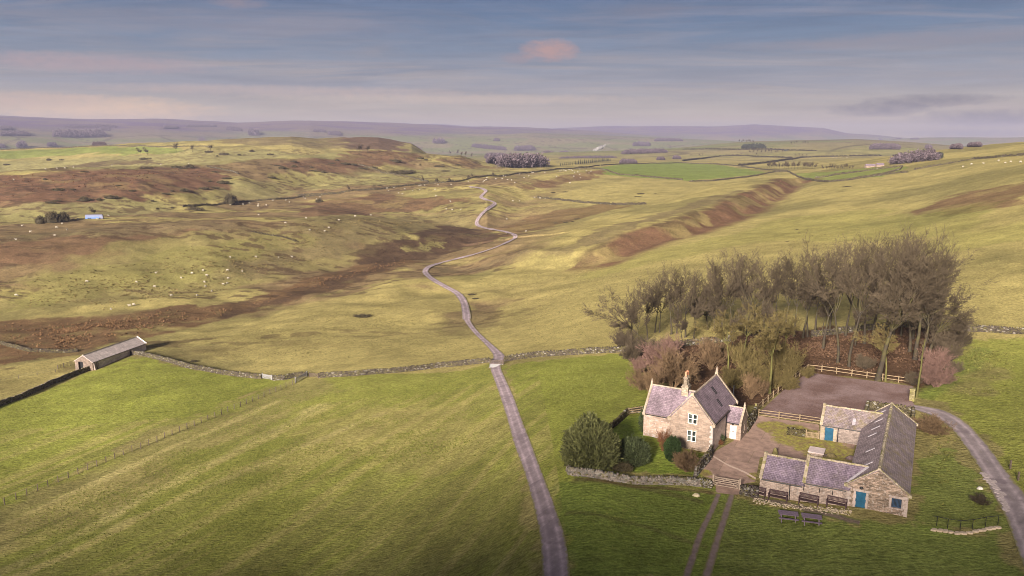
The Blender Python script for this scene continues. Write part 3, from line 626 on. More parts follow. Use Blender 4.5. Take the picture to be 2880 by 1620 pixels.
def world_and_light():
    SC.render.engine = 'CYCLES'
    w = bpy.data.worlds.new('World'); SC.world = w; w.use_nodes = True; t = w.node_tree
    for n in list(t.nodes): t.nodes.remove(n)
    class W(NT):
        def __init__(s): s.t = t
    k = W(); out = t.nodes.new('ShaderNodeOutputWorld'); bg = t.nodes.new('ShaderNodeBackground'); t.links.new(bg.outputs[0], out.inputs[0]); bg.inputs[1].default_value = .1
    sky = k.n('TexSky', _sky_type='NISHITA', _sun_disc=False, _sun_elevation=SUN_EL, _sun_rotation=SUN_AZ, _altitude=250., _air_density=1.2, _dust_density=1., _ozone_density=2.)
    dr = k.n('TexCoord').outputs['Generated']; s = k.n('SeparateXYZ', i0=dr); X, Y, Z = s.outputs
    def vramp(z, stops):
        nd = k.n('ValToRGB', i0=z); e = nd.color_ramp.elements
        while len(e) < len(stops): e.new(.5)
        for q, (p, c) in zip(e, stops): q.position = p; q.color = (*c, 1)
        return nd.outputs[0]
    zz = k.math('MULTIPLY', Z, 3.)
    S = SKYGAIN
    air = vramp(zz, [(0., (.92*S, .75*S, .34*S)), (.07, (.80*S, .67*S, .44*S)), (.19, (.40*S, .42*S, .47*S)), (.34, (.20*S, .295*S, .44*S)), (.5, (.085*S, .19*S, .37*S)), (.66, (.14*S, .215*S, .34*S)), (.95, (.42*S, .40*S, .41*S))])
    col = k.mix(.006, air, sky.outputs[0])
    # thin high cloud: streaks on a flat layer seen in perspective
    inv = k.math('DIVIDE', 1., k.math('ADD', k.math('MAXIMUM', Z, 0.), .075))
    cv = k.n('CombineXYZ', i0=k.math('MULTIPLY', X, inv), i1=k.math('MULTIPLY', Y, inv), i2=0.).outputs[0]
    n1 = k.noise(k.map(cv, (.34, 1.3, 1), (0, 0, -.1)), 1.25, 8, .66, 1.1); n2 = k.noise(k.map(cv, (.2, .5, 1), (0, 0, .1)), 1.3, 4, .55, .3)
    st = k.math('MULTIPLY', k.ramp(n1, .42, .66), k.ramp(n2, .40, .62))
    cc = vramp(zz, [(0., (.95*S, .70*S, .44*S)), (.15, (.78*S, .64*S, .50*S)), (.33, (.46*S, .43*S, .47*S)), (.6, (.30*S, .31*S, .43*S))])
    col = k.mix(k.math('MULTIPLY', st, .85), col, cc)
    # long low bands, wider than tall, with dark and light edges
    av = k.n('CombineXYZ', i0=k.math('ARCTAN2', X, Y), i1=k.math('MULTIPLY', Z, 5.5), i2=0.).outputs[0]
    n3 = k.noise(k.map(av, (1.5, 2.6, 1), (0, 0, .05)), 2.1, 9, .68, .9); n4 = k.noise(k.map(av, (2.2, 7., 1), (0, 0, -.04)), 2.6, 8, .66, .6)
    col = k.mix(k.math('MULTIPLY', k.ramp(n3, .50, .74), .5), col, k.scale(cc, .95)); col = k.mix(k.math('MULTIPLY', k.ramp(n3, .48, .28), .45), col, vramp(zz, [(0., (.62*S, .54*S, .44*S)), (.2, (.27*S, .31*S, .38*S)), (.5, (.09*S, .155*S, .29*S)), (.9, (.3*S, .3*S, .32*S))]))
    col = k.scale(col, k.ramp(n4, .3, .7, .88, 1.12))
    def blob(u, v, su, sv, edge=.6, nz=3.):
        d = ray(u, v); a0 = float(np.arctan2(d[0], d[1])); e0 = float(d[2] / np.hypot(d[0], d[1]))
        da = k.math('DIVIDE', k.math('SUBTRACT', k.math('ARCTAN2', X, Y), a0), su / F); de = k.math('DIVIDE', k.math('SUBTRACT', Z, e0), sv / F)
        q = k.math('ADD', k.math('MULTIPLY', da, da), k.math('MULTIPLY', de, de))
        nn = k.noise(k.map(dr, (22., 22., 60.)), nz, 5, .62)
        return k.ramp(k.math('ADD', q, k.math('MULTIPLY', k.math('SUBTRACT', nn, .5), 2.2)), 1.4, -.1)
    for u, v, su, sv, c, st_ in [(1382,128,66,24,(.66,.42,.38),.95),(1300,148,40,12,(.50,.36,.37),.6),(250,278,230,30,(1.3,.90,.52),.95),(210,158,260,20,(.60,.47,.48),.8),(60,250,190,16,(.9,.66,.48),.8),(1150,250,460,12,(.90,.72,.55),.7),(700,228,420,12,(.80,.62,.52),.6),(2210,275,100,15,(.13,.14,.16),.7),(2350,252,130,13,(.13,.14,.16),.7),(2500,297,150,17,(.15,.16,.18),.65),(2440,335,130,8,(.27,.27,.31),.6),(2330,100,420,16,(.40,.36,.40),.5),(600,60,420,26,(.32,.33,.42),.5),(600,12,60,10,(.42,.34,.38),.6),(1640,30,70,16,(.26,.28,.38),.5)]:
        col = k.mix(k.math('MULTIPLY', blob(u, v, su, sv), st_), col, tuple(x * S for x in c))
    t.links.new(col, bg.inputs[0])
    ld = bpy.data.lights.new('sun', 'SUN'); ld.energy = 5.; ld.angle = R(10); ld.color = (1., .88, .75)
    lo = bpy.data.objects.new('sun', ld); COL.objects.link(lo)
    to_sun = Vector((math.sin(SUN_AZ) * math.cos(SUN_EL), math.cos(SUN_AZ) * math.cos(SUN_EL), math.sin(SUN_EL)))
    lo.rotation_euler = (-to_sun).to_track_quat('-Z', 'Y').to_euler(); lo.location = (-60, -80, 150)
    cd = bpy.data.cameras.new('camera'); co = bpy.data.objects.new('camera', cd); COL.objects.link(co); SC.camera = co
    cd.sensor_width = 36.; cd.lens = F / 2576 * 36; cd.clip_start = .5; cd.clip_end = 60000
    co.location = (0, 0, H); co.rotation_euler = (math.pi / 2 - PT, 0, 0)
    v = SC.view_settings; SC.display_settings.display_device = 'sRGB'; v.view_transform = 'Standard'; v.look = 'None'; v.gamma = 1; v.exposure = EXPOSURE
    cy = SC.cycles; cy.max_bounces = 5; cy.diffuse_bounces = 2; cy.glossy_bounces = 2; cy.transparent_max_bounces = 6; cy.volume_bounces = 0; cy.use_denoising = True
    try: cy.denoiser = 'OPENIMAGEDENOISE'
    except Exception: pass
    cy.filter_width = 1.0; cy.caustics_reflective = cy.caustics_refractive = False
SKYGAIN, EXPOSURE = 2.1, 1.8

def haze(zmin, top):
    b = MB().box(-16200, 16200, -16200, 16200, zmin - 1, top + 4)
    t = NT('haze'); t.t.nodes.remove(t.b); o = [n for n in t.t.nodes if n.type == 'OUTPUT_MATERIAL'][0]
    v = t.n('VolumePrincipled'); v.inputs['Color'].default_value = HAZECOL; v.inputs['Density'].default_value = HAZE
    t.t.links.new(v.outputs[0], o.inputs['Volume'])
    tag(b.build('haze', t.m, uv=False), kind='stuff')
HAZE, HAZECOL = 9e-5, (.335, .345, .51, 1)

# ------------------------------------------------------------------ buildings
def zh(x, y): return ((1780 + x / 5.36667) * .894444, (1020 + y / 5.36667) * .894444)
def zb(x, y): return ((2080 + x / 4.0259) * .894444, (1120 + y / 4.0259) * .894444)
class Frame:
    """local metres of a building: x along its front, y away from the viewer"""
    def __init__(s, o, deg): s.o = np.array(o, float); a = R(deg); s.rt = np.array([math.cos(a), -math.sin(a), 0]); s.fw = np.array([math.sin(a), math.cos(a), 0]); s.rz = -a
    def loc(s, w): d = np.asarray(w) - s.o; return np.array([d @ s.rt, d @ s.fw, d[2]])
    def w(s, x, y, z=0): return s.o + s.rt * x + s.fw * y + np.array([0, 0, z])
    def hit(s, u, v, p, n):      # pixel ray on a plane given locally
        n = s.rt * n[0] + s.fw * n[1] + np.array([0, 0, n[2]]); q = s.w(*p); d = ray(u, v); c = np.array([0, 0, H]); t = (q - c) @ n / (d @ n)
        return s.loc(c + d * t)
FH = Frame(P0(*zh(1190, 1365)), 30.5); FB = Frame(P0(*zb(1890, 1345)), 28.)

def add_window(parent, f, u0, u1, v0, v1, cols, rows, fmat='white', depth=.14, sill='dressed', label=None, bar=.085, mull=.20):
    """frame with panes behind it, set into an opening; f(u, v, inward)"""
    b = MB(); B = lambda a0, a1, c0, c1, d0, d1: b.hexa([f(a0, c0, d1), f(a1, c0, d1), f(a1, c0, d0), f(a0, c0, d0), f(a0, c1, d1), f(a1, c1, d1), f(a1, c1, d0), f(a0, c1, d0)])
    d = depth; e = .10
    B(u0 + .005, u0 + e, v0 + .005, v1 - .005, d - .07, d); B(u1 - e, u1 - .005, v0 + .005, v1 - .005, d - .07, d); B(u0 + e, u1 - e, v1 - e, v1 - .005, d - .068, d); B(u0 + e, u1 - e, v0 + .005, v0 + e, d - .068, d)
    for i in range(1, cols): m = u0 + (u1 - u0) * i / cols; B(m - mull / 2, m + mull / 2, v0 + e, v1 - e, d - .066, d)
    for i in range(1, rows): m = v0 + (v1 - v0) * i / rows; B(u0 + e, u1 - e, m - bar / 2, m + bar / 2, d - .05, d - .002)
    w = b.build('window', fmat, parent)
    if label: w['label'] = label
    MB().add([f(u0, v0, d + .01), f(u1, v0, d + .01), f(u1, v1, d + .01), f(u0, v1, d + .01)], [(0, 1, 2, 3)]).build('pane', 'glass', w)
    if sill:
        s = MB(); b = s; B(u0 - .12, u1 + .12, v0 - .13, v0 - .002, -.07, .1); s.build('sill', sill, w)
        s = MB(); b = s; B(u0 - .15, u1 + .15, v1 + .004, v1 + .24, -.025, .02); s.build('lintel', sill, w)
    return w
def add_door(parent, f, u0, u1, v0, v1, mat, planks=6, depth=.12, lab=None, handle='black'):
    b = MB(); w = (u1 - u0) / planks
    for i in range(planks):
        a0, a1 = u0 + i * w + .006, u0 + (i + 1) * w - .006
        b.hexa([f(a0, v0, depth + .05), f(a1, v0, depth + .05), f(a1, v0, depth), f(a0, v0, depth), f(a0, v1, depth + .05), f(a1, v1, depth + .05), f(a1, v1, depth), f(a0, v1, depth)])
    b.hexa([f(u0, v0, depth + .07), f(u1, v0, depth + .07), f(u1, v0, depth + .03), f(u0, v0, depth + .03), f(u0, v1, depth + .07), f(u1, v1, depth + .07), f(u1, v1, depth + .03), f(u0, v1, depth + .03)])
    d = b.build('door', mat, parent)
    if lab: d['label'] = lab
    h = MB(); um = u0 + .12; vm = v0 + (v1 - v0) * .5
    h.hexa([f(um - .02, vm - .09, depth), f(um + .02, vm - .09, depth), f(um + .02, vm - .09, depth - .04), f(um - .02, vm - .09, depth - .04), f(um - .02, vm + .09, depth), f(um + .02, vm + .09, depth), f(um + .02, vm + .09, depth - .04), f(um - .02, vm + .09, depth - .04)])
    h.build('handle', handle, d)
    return d
def rect(a, b, c, d): return [(a, c), (b, c), (b, d), (a, d)]
def coping(b, x0, z0, x1, z1, y0, y1, th=.16, n=7, k=1.):
    """stones along a sloping verge from (x0,z0) to (x1,z1)"""
    for i in range(n):
        t0, t1 = i / n, (i + 1) / n - .012
        xa, za, xb, zb_ = x0 + (x1 - x0) * t0, z0 + (z1 - z0) * t0, x0 + (x1 - x0) * t1, z0 + (z1 - z0) * t1
        j = .012 * ((i * 7) % 3 - 1) * k
        b.hexa([(xa, y0 + j, za), (xb, y0 + j, zb_), (xb, y1, zb_), (xa, y1, za), (xa, y0 + j, za + th), (xb, y0 + j, zb_ + th + j), (xb, y1, zb_ + th + j), (xa, y1, za + th)])
def ridge_tiles(b, a, c, r=.13, seg=.5, jit=0., rng=random.Random(3)):
    a = Vector(a); c = Vector(c); L = (c - a).length; n = max(1, int(L / seg)); d = (c - a) / n; sd = Vector((-d.y, d.x, 0)).normalized()
    for i in range(n):
        p = a + d * i; q = p + d * .97; j = Vector((0, 0, rng.uniform(-jit, jit)))
        ring = lambda o: [o - sd * r * 1.2 - Vector((0, 0, r * .75)) + j, o - sd * r * .5 + Vector((0, 0, r * .35)) + j, o + sd * r * .5 + Vector((0, 0, r * .35)) + j, o + sd * r * 1.2 - Vector((0, 0, r * .75)) + j]
        b.rings([ring(p), ring(q)])
def finial(parent, x, y, z, s=1.):
    b = MB(); b.box(x - .16 * s, x + .16 * s, y - .16 * s, y + .16 * s, z - .1, z + .3 * s)
    b.rings([[(x + math.cos(a) * r * s, y + math.sin(a) * r * s, z + h * s) for a in np.linspace(0, 2 * math.pi, 8, endpoint=False)] for h, r in ((.3, .2), (.38, .22), (.46, .15), (.8, .09), (1.05, .02))])
    b.build('finial', 'dressed', parent)

def farmhouse():
    t = thing('farmhouse', 'two storey stone farmhouse with steep slate roofs, white windows and tall chimney', 'farmhouse', FH.o, FH.rz)
    X0, X1, XR, L, E, RZ = -6.1, 0., -3.05, 11.6, 4.0, 7.6; sl = (RZ - E) / (X1 - XR); B0 = -.9
    # main block
    f = lambda u, v, w: (u, w, v)
    g = [(X0, B0), (X1, B0), (X1, E), (XR, RZ), (X0, E)]
    b = MB().wall(g, [rect(-3.55, -2.2, 3.6, 5.05), rect(-3.6, -2.27, 1.05, 2.68)], f)
    b.add([(u, L, v) for u, v in g], [tuple(range(5))[::-1]])
    b.add([(X0, 0, B0), (X0, L, B0), (X0, L, E), (X0, 0, E)], [(0, 1, 2, 3)])
    wl = b.build('wall', 'house_stone', t); wl['label'] = 'tall gable wall of warm squared stone'
    side = MB().add([(X1, 0, B0), (X1, L, B0), (X1, L, E), (X1, 0, E)], [(0, 1, 2, 3)]).build('wall', 'pale_stone', t); side['label'] = 'plain pale side wall facing the yard'
    q = MB()       # quoins of the corner
    for i in range(12): q.box(-.42 if i % 2 else -.26, .035, -.035, .3 if i % 2 else .48, i * .345 - .3, i * .345 + .03)
    q.build('quoin', stone_mat('pale quoins', (.62, .56, .53), (.44, .36, .30), (.3, .25, .2), .9, 2., .6, (.7, .66, .64), .2, .2), t)
    pl = MB().box(X0 - .05, X1 + .06, -.07, 0, B0, .12); pl.build('plinth', 'dressed', t)
    add_window(t, f, -3.55, -2.2, 3.6, 5.05, 2, 2, label='upper white window in the gable'); add_window(t, f, -3.6, -2.27, 1.05, 2.68, 2, 2, label='lower white window in the gable')
    rf = MB().slab([(X1 + .12, .2, E - .14 + .12), (X1 + .12, L - .2, E - .14 + .12), (XR, L - .2, RZ + .12), (XR, .2, RZ + .12)], .14).slab([(X0 - .12, .2, E - .02), (X0 - .12, L - .2, E - .02), (XR, L - .2, RZ + .12), (XR, .2, RZ + .12)], .14).build('roof', 'house_slate', t)
    b = MB(); ridge_tiles(b, (XR, .25, RZ + .2), (XR, L - .25, RZ + .2)); b.build('ridge', 'dressed', rf)
    for y0, y1 in ((-.08, .24), (L - .24, L + .08)):
        b = MB(); coping(b, X1 + .2, E - .02, XR + .04, RZ + .16, y0, y1, .17); coping(b, X0 - .2, E - .02, XR - .04, RZ + .16, y0, y1, .17)
        for xa, xb in ((X0 - .32, X0 + .2), (X1 - .2, X1 + .32)): b.box(xa, xb, y0 - .03, y1 + .03, E - .32, E + .1)
        b.box(XR - .22, XR + .22, y0 - .02, y1 + .02, RZ + .05, RZ + .46); b.build('coping', 'dressed', t)
    finial(t, XR, L - .08, RZ + .4, .95)
    # skylights on the slope towards the yard
    n = (sl, 0, 1.); 
    for (px, py) in ((1225, 418), (1303, 606)):
        c = FH.hit(*zh(px, py), (XR, 0, RZ + .12), n); up = Vector((-1, 0, sl)).normalized(); s = Vector((0, 1, 0)); nn = Vector((sl, 0, 1)).normalized(); c = Vector(c)
        fr = MB(); hw, hl = .26, .58
        for a0, a1, c0, c1 in ((-hw, -hw + .07, -hl, hl), (hw - .07, hw, -hl, hl), (-hw + .07, hw - .07, -hl, -hl + .09), (-hw + .07, hw - .07, hl - .09, hl)):
            fr.hexa([c + s * a + up * d + nn * e for e in (0, .09) for a, d in ((a0, c0), (a1, c0), (a1, c1), (a0, c1))])
        sk = fr.build('skylight', 'black', rf)
    # wing
    W0, WY, WD, WE, WR = -10.45, 1.35, 5.5, 3.6, 6.85; WM = WY + WD / 2; s2 = (WR - WE) / (WD / 2)
    gg = [(WY, B0), (WY + WD, B0), (WY + WD, WE), (WM, WR), (WY, WE)]
    b = MB(); b.add([(W0, u, v) for u, v in gg], [tuple(range(5))[::-1]])
    b.add([(W0, WY, B0), (X0, WY, B0), (X0, WY, WE), (W0, WY, WE)], [(0, 1, 2, 3)]).add([(W0, WY + WD, B0), (X0, WY + WD, B0), (X0, WY + WD, WE), (W0, WY + WD, WE)], [(3, 2, 1, 0)])
    wl = b.build('wall', 'wing_stone', t); wl['label'] = 'low wing wall with patches of white limewash'
    xe = XR - (RZ - WR) / sl
    rf2 = MB().slab([(W0 + .2, WY - .14, WE - .06), (X0 + .3, WY - .14, WE - .06), (xe, WM, WR + .12), (W0 + .2, WM, WR + .12)], .14).slab([(W0 + .2, WY + WD + .14, WE - .06), (X0 + .3, WY + WD + .14, WE - .06), (xe, WM, WR + .12), (W0 + .2, WM, WR + .12)], .14).build('roof', 'house_slate', t)
    b = MB(); ridge_tiles(b, (W0 + .25, WM, WR + .2), (xe - .1, WM, WR + .2)); b.build('ridge', 'dressed', rf2)
    b = MB()
    for (ya, yb) in ((WY - .2, WM + .04), (WY + WD + .2, WM - .04)):
        for i in range(7):
            t0, t1 = i / 7, (i + 1) / 7 - .012; za, zb2 = WE - .02 + (WR + .18 - WE) * t0, WE - .02 + (WR + .18 - WE) * t1; y0, y1 = ya + (yb - ya) * t0, ya + (yb - ya) * t1
            b.hexa([(W0 - .08, y0, za), (W0 - .08, y1, zb2), (W0 + .24, y1, zb2), (W0 + .24, y0, za), (W0 - .08, y0, za + .17), (W0 - .08, y1, zb2 + .17), (W0 + .24, y1, zb2 + .17), (W0 + .24, y0, za + .17)])
    b.box(W0 - .1, W0 + .26, WY - .3, WY + .2, WE - .3, WE + .1)
    b.build('coping', 'dressed', t); finial(t, W0 + .08, WM, WR + .3, .8)
    # lead valley against the big gable slope
    v0 = Vector((X0 - .1, WY + .3, WE + .12)); v1 = Vector((xe - .1, WM, WR + .14))
    MB().beam(v0 + Vector((.02, -.05, .16)), v1 + Vector((-.02, -.25, .1)), .3, .03).build('valley', 'lead', rf2)
    # chimney: block, twin octagonal stacks, two pots
    cx, cy = -5.25, WM
    b = MB(); b.box(cx - .48, cx + .48, cy - .62, cy + .62, WR - .8, WR + .75); b.box(cx - .54, cx + .54, cy - .68, cy + .68, WR + .62, WR + .78)
    b.box(cx - .42, cx + .42, cy - .52, cy + .52, WR + .78, WR + 1.0)
    for dy in (-.34, .34):
        rg = [[(cx + math.cos(a) * r, cy + dy + math.sin(a) * r, WR + h) for a in np.linspace(math.pi / 8, 2 * math.pi + math.pi / 8, 8, endpoint=False)] for h, r in ((.95, .33), (1.1, .29), (1.85, .29), (1.9, .37), (2.08, .37), (2.14, .28), (2.28, .25))]
        b.rings(rg)
    ch = b.build('chimney', stone_mat('sooty chimney stone', (.36, .29, .22), (.22, .175, .135), (.16, .13, .1), .45, .26, .1, stain=.5, moss=.2), rf2)
    for dy in (-.34, .34):
        MB().rings([[(cx + math.cos(a) * r, cy + dy + math.sin(a) * r, WR + h) for a in np.linspace(0, 2 * math.pi, 12, endpoint=False)] for h, r in ((2.22, .16), (2.75, .14), (2.78, .18), (2.88, .18), (2.89, .12), (2.6, .10))]).build('chimney_pot', 'pot', ch)
    # porch
    PX, PY, PD, PE, PR = 2.15, 6.6, 3.5, 2.5, 4.15; PM = PY + PD / 2
    f3 = lambda u, v, w: (u, PY + w, v)
    b = MB().wall(rect(0, PX, B0, PE), [rect(.55, 1.5, -.02, 2.04)], f3, .18)
    b.add([(0, PY + PD, B0), (PX, PY + PD, B0), (PX, PY + PD, PE), (0, PY + PD, PE)], [(3, 2, 1, 0)])
    gp = [(PY, B0), (PY + PD, B0), (PY + PD, PE), (PM, PR), (PY, PE)]
    b.wall(gp, [rect(PM - .3, PM + .3, .9, 2.0)], lambda u, v, w: (PX - w, u, v))
    wl = b.build('wall', 'house_stone', t); wl['label'] = 'porch wall of warm stone round the white door'
    d = add_door(t, f3, .55, 1.5, -.02, 2.04, 'white', 7, .1, 'white boarded front door'); MB().box(.9, 1.16, PY + .07, PY + .11, 1.08, 1.16).build('letterbox', 'black', d)
    add_window(t, lambda u, v, w: (PX - w, u, v), PM - .3, PM + .3, .9, 2.0, 1, 2)
    rf3 = MB().slab([(-.2, PY - .12, PE - .02), (PX - .2, PY - .12, PE - .02), (PX - .2, PM, PR + .12), (-1.4, PM, PR + .12)], .12).slab([(-.2, PY + PD + .12, PE - .02), (PX - .2, PY + PD + .12, PE - .02), (PX - .2, PM, PR + .12), (-1.4, PM, PR + .12)], .12).build('roof', 'house_slate', t)
    b = MB(); ridge_tiles(b, (-.9, PM, PR + .2), (PX - .25, PM, PR + .2), .11); b.build('ridge', 'dressed', rf3)
    b = MB()
    for ya, yb in ((PY - .22, PM + .03), (PY + PD + .22, PM - .03)):
        for i in range(5):
            t0, t1 = i / 5, (i + 1) / 5 - .015; z0, z1_ = PE - .02 + (PR + .2 - PE) * t0, PE - .02 + (PR + .2 - PE) * t1; y0, y1 = ya + (yb - ya) * t0, ya + (yb - ya) * t1
            b.hexa([(PX - .22, y0, z0), (PX - .22, y1, z1_), (PX + .08, y1, z1_), (PX + .08, y0, z0), (PX - .22, y0, z0 + .16), (PX - .22, y1, z1_ + .16), (PX + .08, y1, z1_ + .16), (PX + .08, y0, z0 + .16)])
    b.box(PX - .24, PX + .1, PY - .3, PY + .15, PE - .28, PE + .12); b.build('coping', 'dressed', t); finial(t, PX - .07, PM, PR + .28, .75)
    MB().beam((-.25, PY + .4, PE + .42), (-.9, PM - .2, PR + .05), .4, .03).build('valley', 'lead', rf3)
    lm = MB(); lm.tube((1.02, PY - .02, 2.42), (1.02, PY - .22, 2.42), .03); lm.rings([[(1.02 + math.cos(a) * r, PY - .22 + math.sin(a) * r, h) for a in np.linspace(0, 2 * math.pi, 8, endpoint=False)] for h, r in ((2.12, .07), (2.34, .13), (2.42, .04))]); lm.build('porch_lamp', 'black', t)
    # gutters and downpipes
    for a, c in (((W0 + .25, WY - .2, WE - .2), (X0, WY - .2, WE - .2)), ((X1 + .2, .3, E - .2), (X1 + .2, L - .3, E - .2)), ((.1, PY - .18, PE - .12), (PX - .25, PY - .18, PE - .12))): MB().tube(a, c, .075, n=8).build('gutter', 'black', t)
    b = MB(); b.tube((X1 + .1, PY - .35, -.5), (X1 + .1, PY - .35, E - .6), .055); b.tube((X1 + .1, PY - .35, E - .6), (X1 + .2, PY - .35, E - .2), .055); b.build('downpipe', 'black', t)
    MB().tube((-.6, L + .6, 2.), (-.6, L + .6, 6.2), .09, n=8).build('flue', 'black', t)
    return t

def barn():
    t = thing('barn', 'long low stone barn range with mossy slate roofs and blue doors round a yard', 'barn', FB.o, FB.rz)
    B0 = -1.2; W, L, E, RZ = -6.4, 26.3, 2.62, 4.9; XR = W / 2; sl = (RZ - E) / (-XR)
    f = lambda u, v, w: (u, w, v); g = [(W, B0), (0, B0), (0, E), (XR, RZ), (W, E)]
    b = MB().wall(g, [rect(-5.42, -4.32, -.12, 1.95), rect(-1.65, -.62, .86, 1.95)], f, .18)
    MB().add([(u, L, v) for u, v in g], [tuple(range(5))[::-1]]).build('wall', 'range_stone', t); wl = b.build('wall', 'barn_stone', t); wl['label'] = 'rubble gable wall of mixed dark and pale stone'
    MB().add([(0, 0, B0), (0, L, B0), (0, L, E), (0, 0, E)], [(0, 1, 2, 3)]).build('wall', 'range_stone', t); MB().add([(W, 0, B0), (W, L, B0), (W, L, E), (W, 0, E)], [(3, 2, 1, 0)]).build('wall', 'range_stone', t)
    q = MB()
    for x0, x1 in ((-5.66, -5.43), (-4.31, -4.06)):
        for i in range(5): q.box(x0 - .06 * (i % 2), x1 + .06 * (i % 2), -.03, .1, i * .42 - .14, i * .42 + .27)
    q.box(-5.75, -3.98, -.035, .1, 1.965, 2.24); dm = stone_mat('barn dressings', (.42, .34, .31), (.34, .27, .245), (.2, .16, .14), .9, 2., .35, (.52, .48, .48), .25, .2); q.build('door_surround', dm, t); q = MB()
    for x0, x1 in ((-1.9, -1.66), (-.61, -.4)): q.box(x0, x1, -.03, .1, .72, 2.0)
    q.box(-1.95, -.34, -.035, .1, 2.0, 2.24); q.box(-1.85, -.42, -.07, .1, .68, .85); q.build('window_surround', dm, t)
    q, q2 = MB(), MB()
    for i in range(9): q.box(-.5 + .16 * (i % 2), .03, -.032, .3, i * .31 - .4, i * .31 - .11); q2.box(W - .03, W + .5 - .16 * (i % 2), -.032, .3, i * .31 - .4, i * .31 - .11)
    q.build('quoin', dm, t); q2.build('quoin', dm, t)
    add_door(t, f, -5.42, -4.32, -.12, 1.95, 'blue', 7, .12, 'blue plank door in the barn gable')
    w = MB()                              # window with upright bars
    for i in range(8): x = -1.6 + i * .135; w.box(x, x + .07, .1, .15, .9, 1.9)
    w.box(-1.65, -.62, .095, .155, .87, .95); w.box(-1.65, -.62, .095, .155, 1.86, 1.94); wn = w.build('window', plain('dark blue bars', (.02, .045, .09), .5), t); wn['label'] = 'dark window with upright blue bars'
    MB().add([(-1.65, .172, .86), (-.62, .172, .86), (-.62, .172, 1.95), (-1.65, .172, 1.95)], [(0, 1, 2, 3)]).build('pane', 'black', wn)
    lm = MB().rings([[(-4.87 + math.cos(a) * r, -y, 2.48 + math.sin(a) * r * .75) for a in np.linspace(0, 2 * math.pi, 12, endpoint=False)] for y, r in ((-.02, .2), (.12, .22), (.2, .16), (.23, .05))]); lm.build('wall_lamp', 'black', t)
    top = .12; z0 = E - .16 * sl + top
    lf = MB().slab([(W - .16, .15, z0), (W - .16, L - .2, z0), (XR, L - .2, RZ + top), (XR, .15, RZ + top)], .13).build('roof', 'barn_slate', t); lf['label'] = 'plain grey roof slope facing the yard'
    rr = MB().slab([(.16, .15, z0), (.16, L - .2, z0), (XR, L - .2, RZ + top), (XR, .15, RZ + top)], .13).build('roof', 'mossy_slate', t); rr['label'] = 'moss-flecked roof slope facing the lane'
    b = MB(); ridge_tiles(b, (XR, .3, RZ + .2), (XR, L - .3, RZ + .2), .17, .42, .03); b.build('ridge', 'mossy_coping', t)
    for y0, y1 in ((-.07, .26), (L - .26, L + .1)):
        b = MB(); coping(b, .24, E - .1, XR + .02, RZ + .16, y0, y1, .13, 10); coping(b, W - .24, E - .1, XR - .02, RZ + .16, y0, y1, .13, 10)
        b.box(XR - .14, XR + .14, y0, y1, RZ + .1, RZ + .32)
        for xa, xb in ((W - .36, W + .12), (-.1, .36)): b.box(xa, xb, y0 - .02, y1 + .02, E - .3, E + .04)
        b.build('coping', 'mossy_coping', t)
    nn = Vector((-sl, 0, 1)).normalized(); up = Vector((1, 0, sl)).normalized()
    for (ax, ay), (bx, by) in (((1575,172),(1640,142)), ((1540,264),(1620,236)), ((1490,350),(1600,316)), ((1432,430),(1578,396)), ((1428,610),(1535,562)), ((1400,766),(1512,718))):
        p = Vector(FB.hit(*zb(ax, ay), (XR, 0, RZ + top), (-sl, 0, 1))); q_ = Vector(FB.hit(*zb(bx, by), (XR, 0, RZ + top), (-sl, 0, 1))); m = (p + q_) / 2; hl = .62; s = Vector((0, 1, 0))
        sk = MB().hexa([m + s * a + up * d + nn * e for e in (.0, .05) for a, d in ((-.17, -hl), (.17, -hl), (.17, hl), (-.17, hl))]).build('skylight', 'lead', lf)
    # low front range: two bays, the far one a step higher
    gut = []
    def bay(x0, x1, xr1, y0, yd, e, r, mat, holes=(), zdown=B0, back=True, stone='range_stone', lab=None, rl=None):
        ym = y0 + yd / 2; s = (r - e) / (yd / 2); fb = lambda u, v, w: (u, y0 + w, v)
        b = MB().wall(rect(x0, x1, zdown, e), list(holes), fb, .2)
        gb = [(y0, zdown), (y0 + yd, zdown), (y0 + yd, e), (ym, r), (y0, e)]
        b.add([(x0, u, v) for u, v in gb], [tuple(range(5))[::-1]]).add([(x0, y0 + yd, zdown), (x1, y0 + yd, zdown), (x1, y0 + yd, e), (x0, y0 + yd, e)], [(3, 2, 1, 0)])
        wl = b.build('wall', stone, t)
        if lab: wl['label'] = lab
        zo = e - .16 * s + top
        rf = MB().slab([(x0 + .2, y0 - .16, zo), (x1 + .25, y0 - .16, zo), (xr1, ym, r + top), (x0 + .2, ym, r + top)], .12).slab([(x0 + .2, y0 + yd + .16, zo), (x1 + .25, y0 + yd + .16, zo), (xr1, ym, r + top), (x0 + .2, ym, r + top)], .12).build('roof', mat, t)
        if rl: rf['label'] = rl
        b = MB(); ridge_tiles(b, (x0 + .3, ym, r + .18), (xr1 - .05, ym, r + .18), .15, .45, .03); b.build('ridge', 'mossy_coping', rf)
        b = MB()
        for ya, yb in ((y0 - .24, ym + .02), (y0 + yd + .24, ym - .02)):
            for i in range(8):
                t0, t1 = i / 8, (i + 1) / 8 - .015; za, zc = e - .06 + (r + .16 - e) * t0, e - .06 + (r + .16 - e) * t1; yy0, yy1 = ya + (yb - ya) * t0, ya + (yb - ya) * t1; j = .02 * (i * 5 % 3 - 1)
                b.hexa([(x0 - .1, yy0, za), (x0 - .1, yy1, zc), (x0 + .28, yy1, zc), (x0 + .28, yy0, za), (x0 - .1, yy0, za + .2 + j), (x0 - .1, yy1, zc + .2 + j), (x0 + .28, yy1, zc + .2 + j), (x0 + .28, yy0, za + .2 + j)])
        b.box(x0 - .11, x0 + .29, ym - .2, ym + .2, r + .1, r + .42); b.build('coping', 'mossy_coping', t)
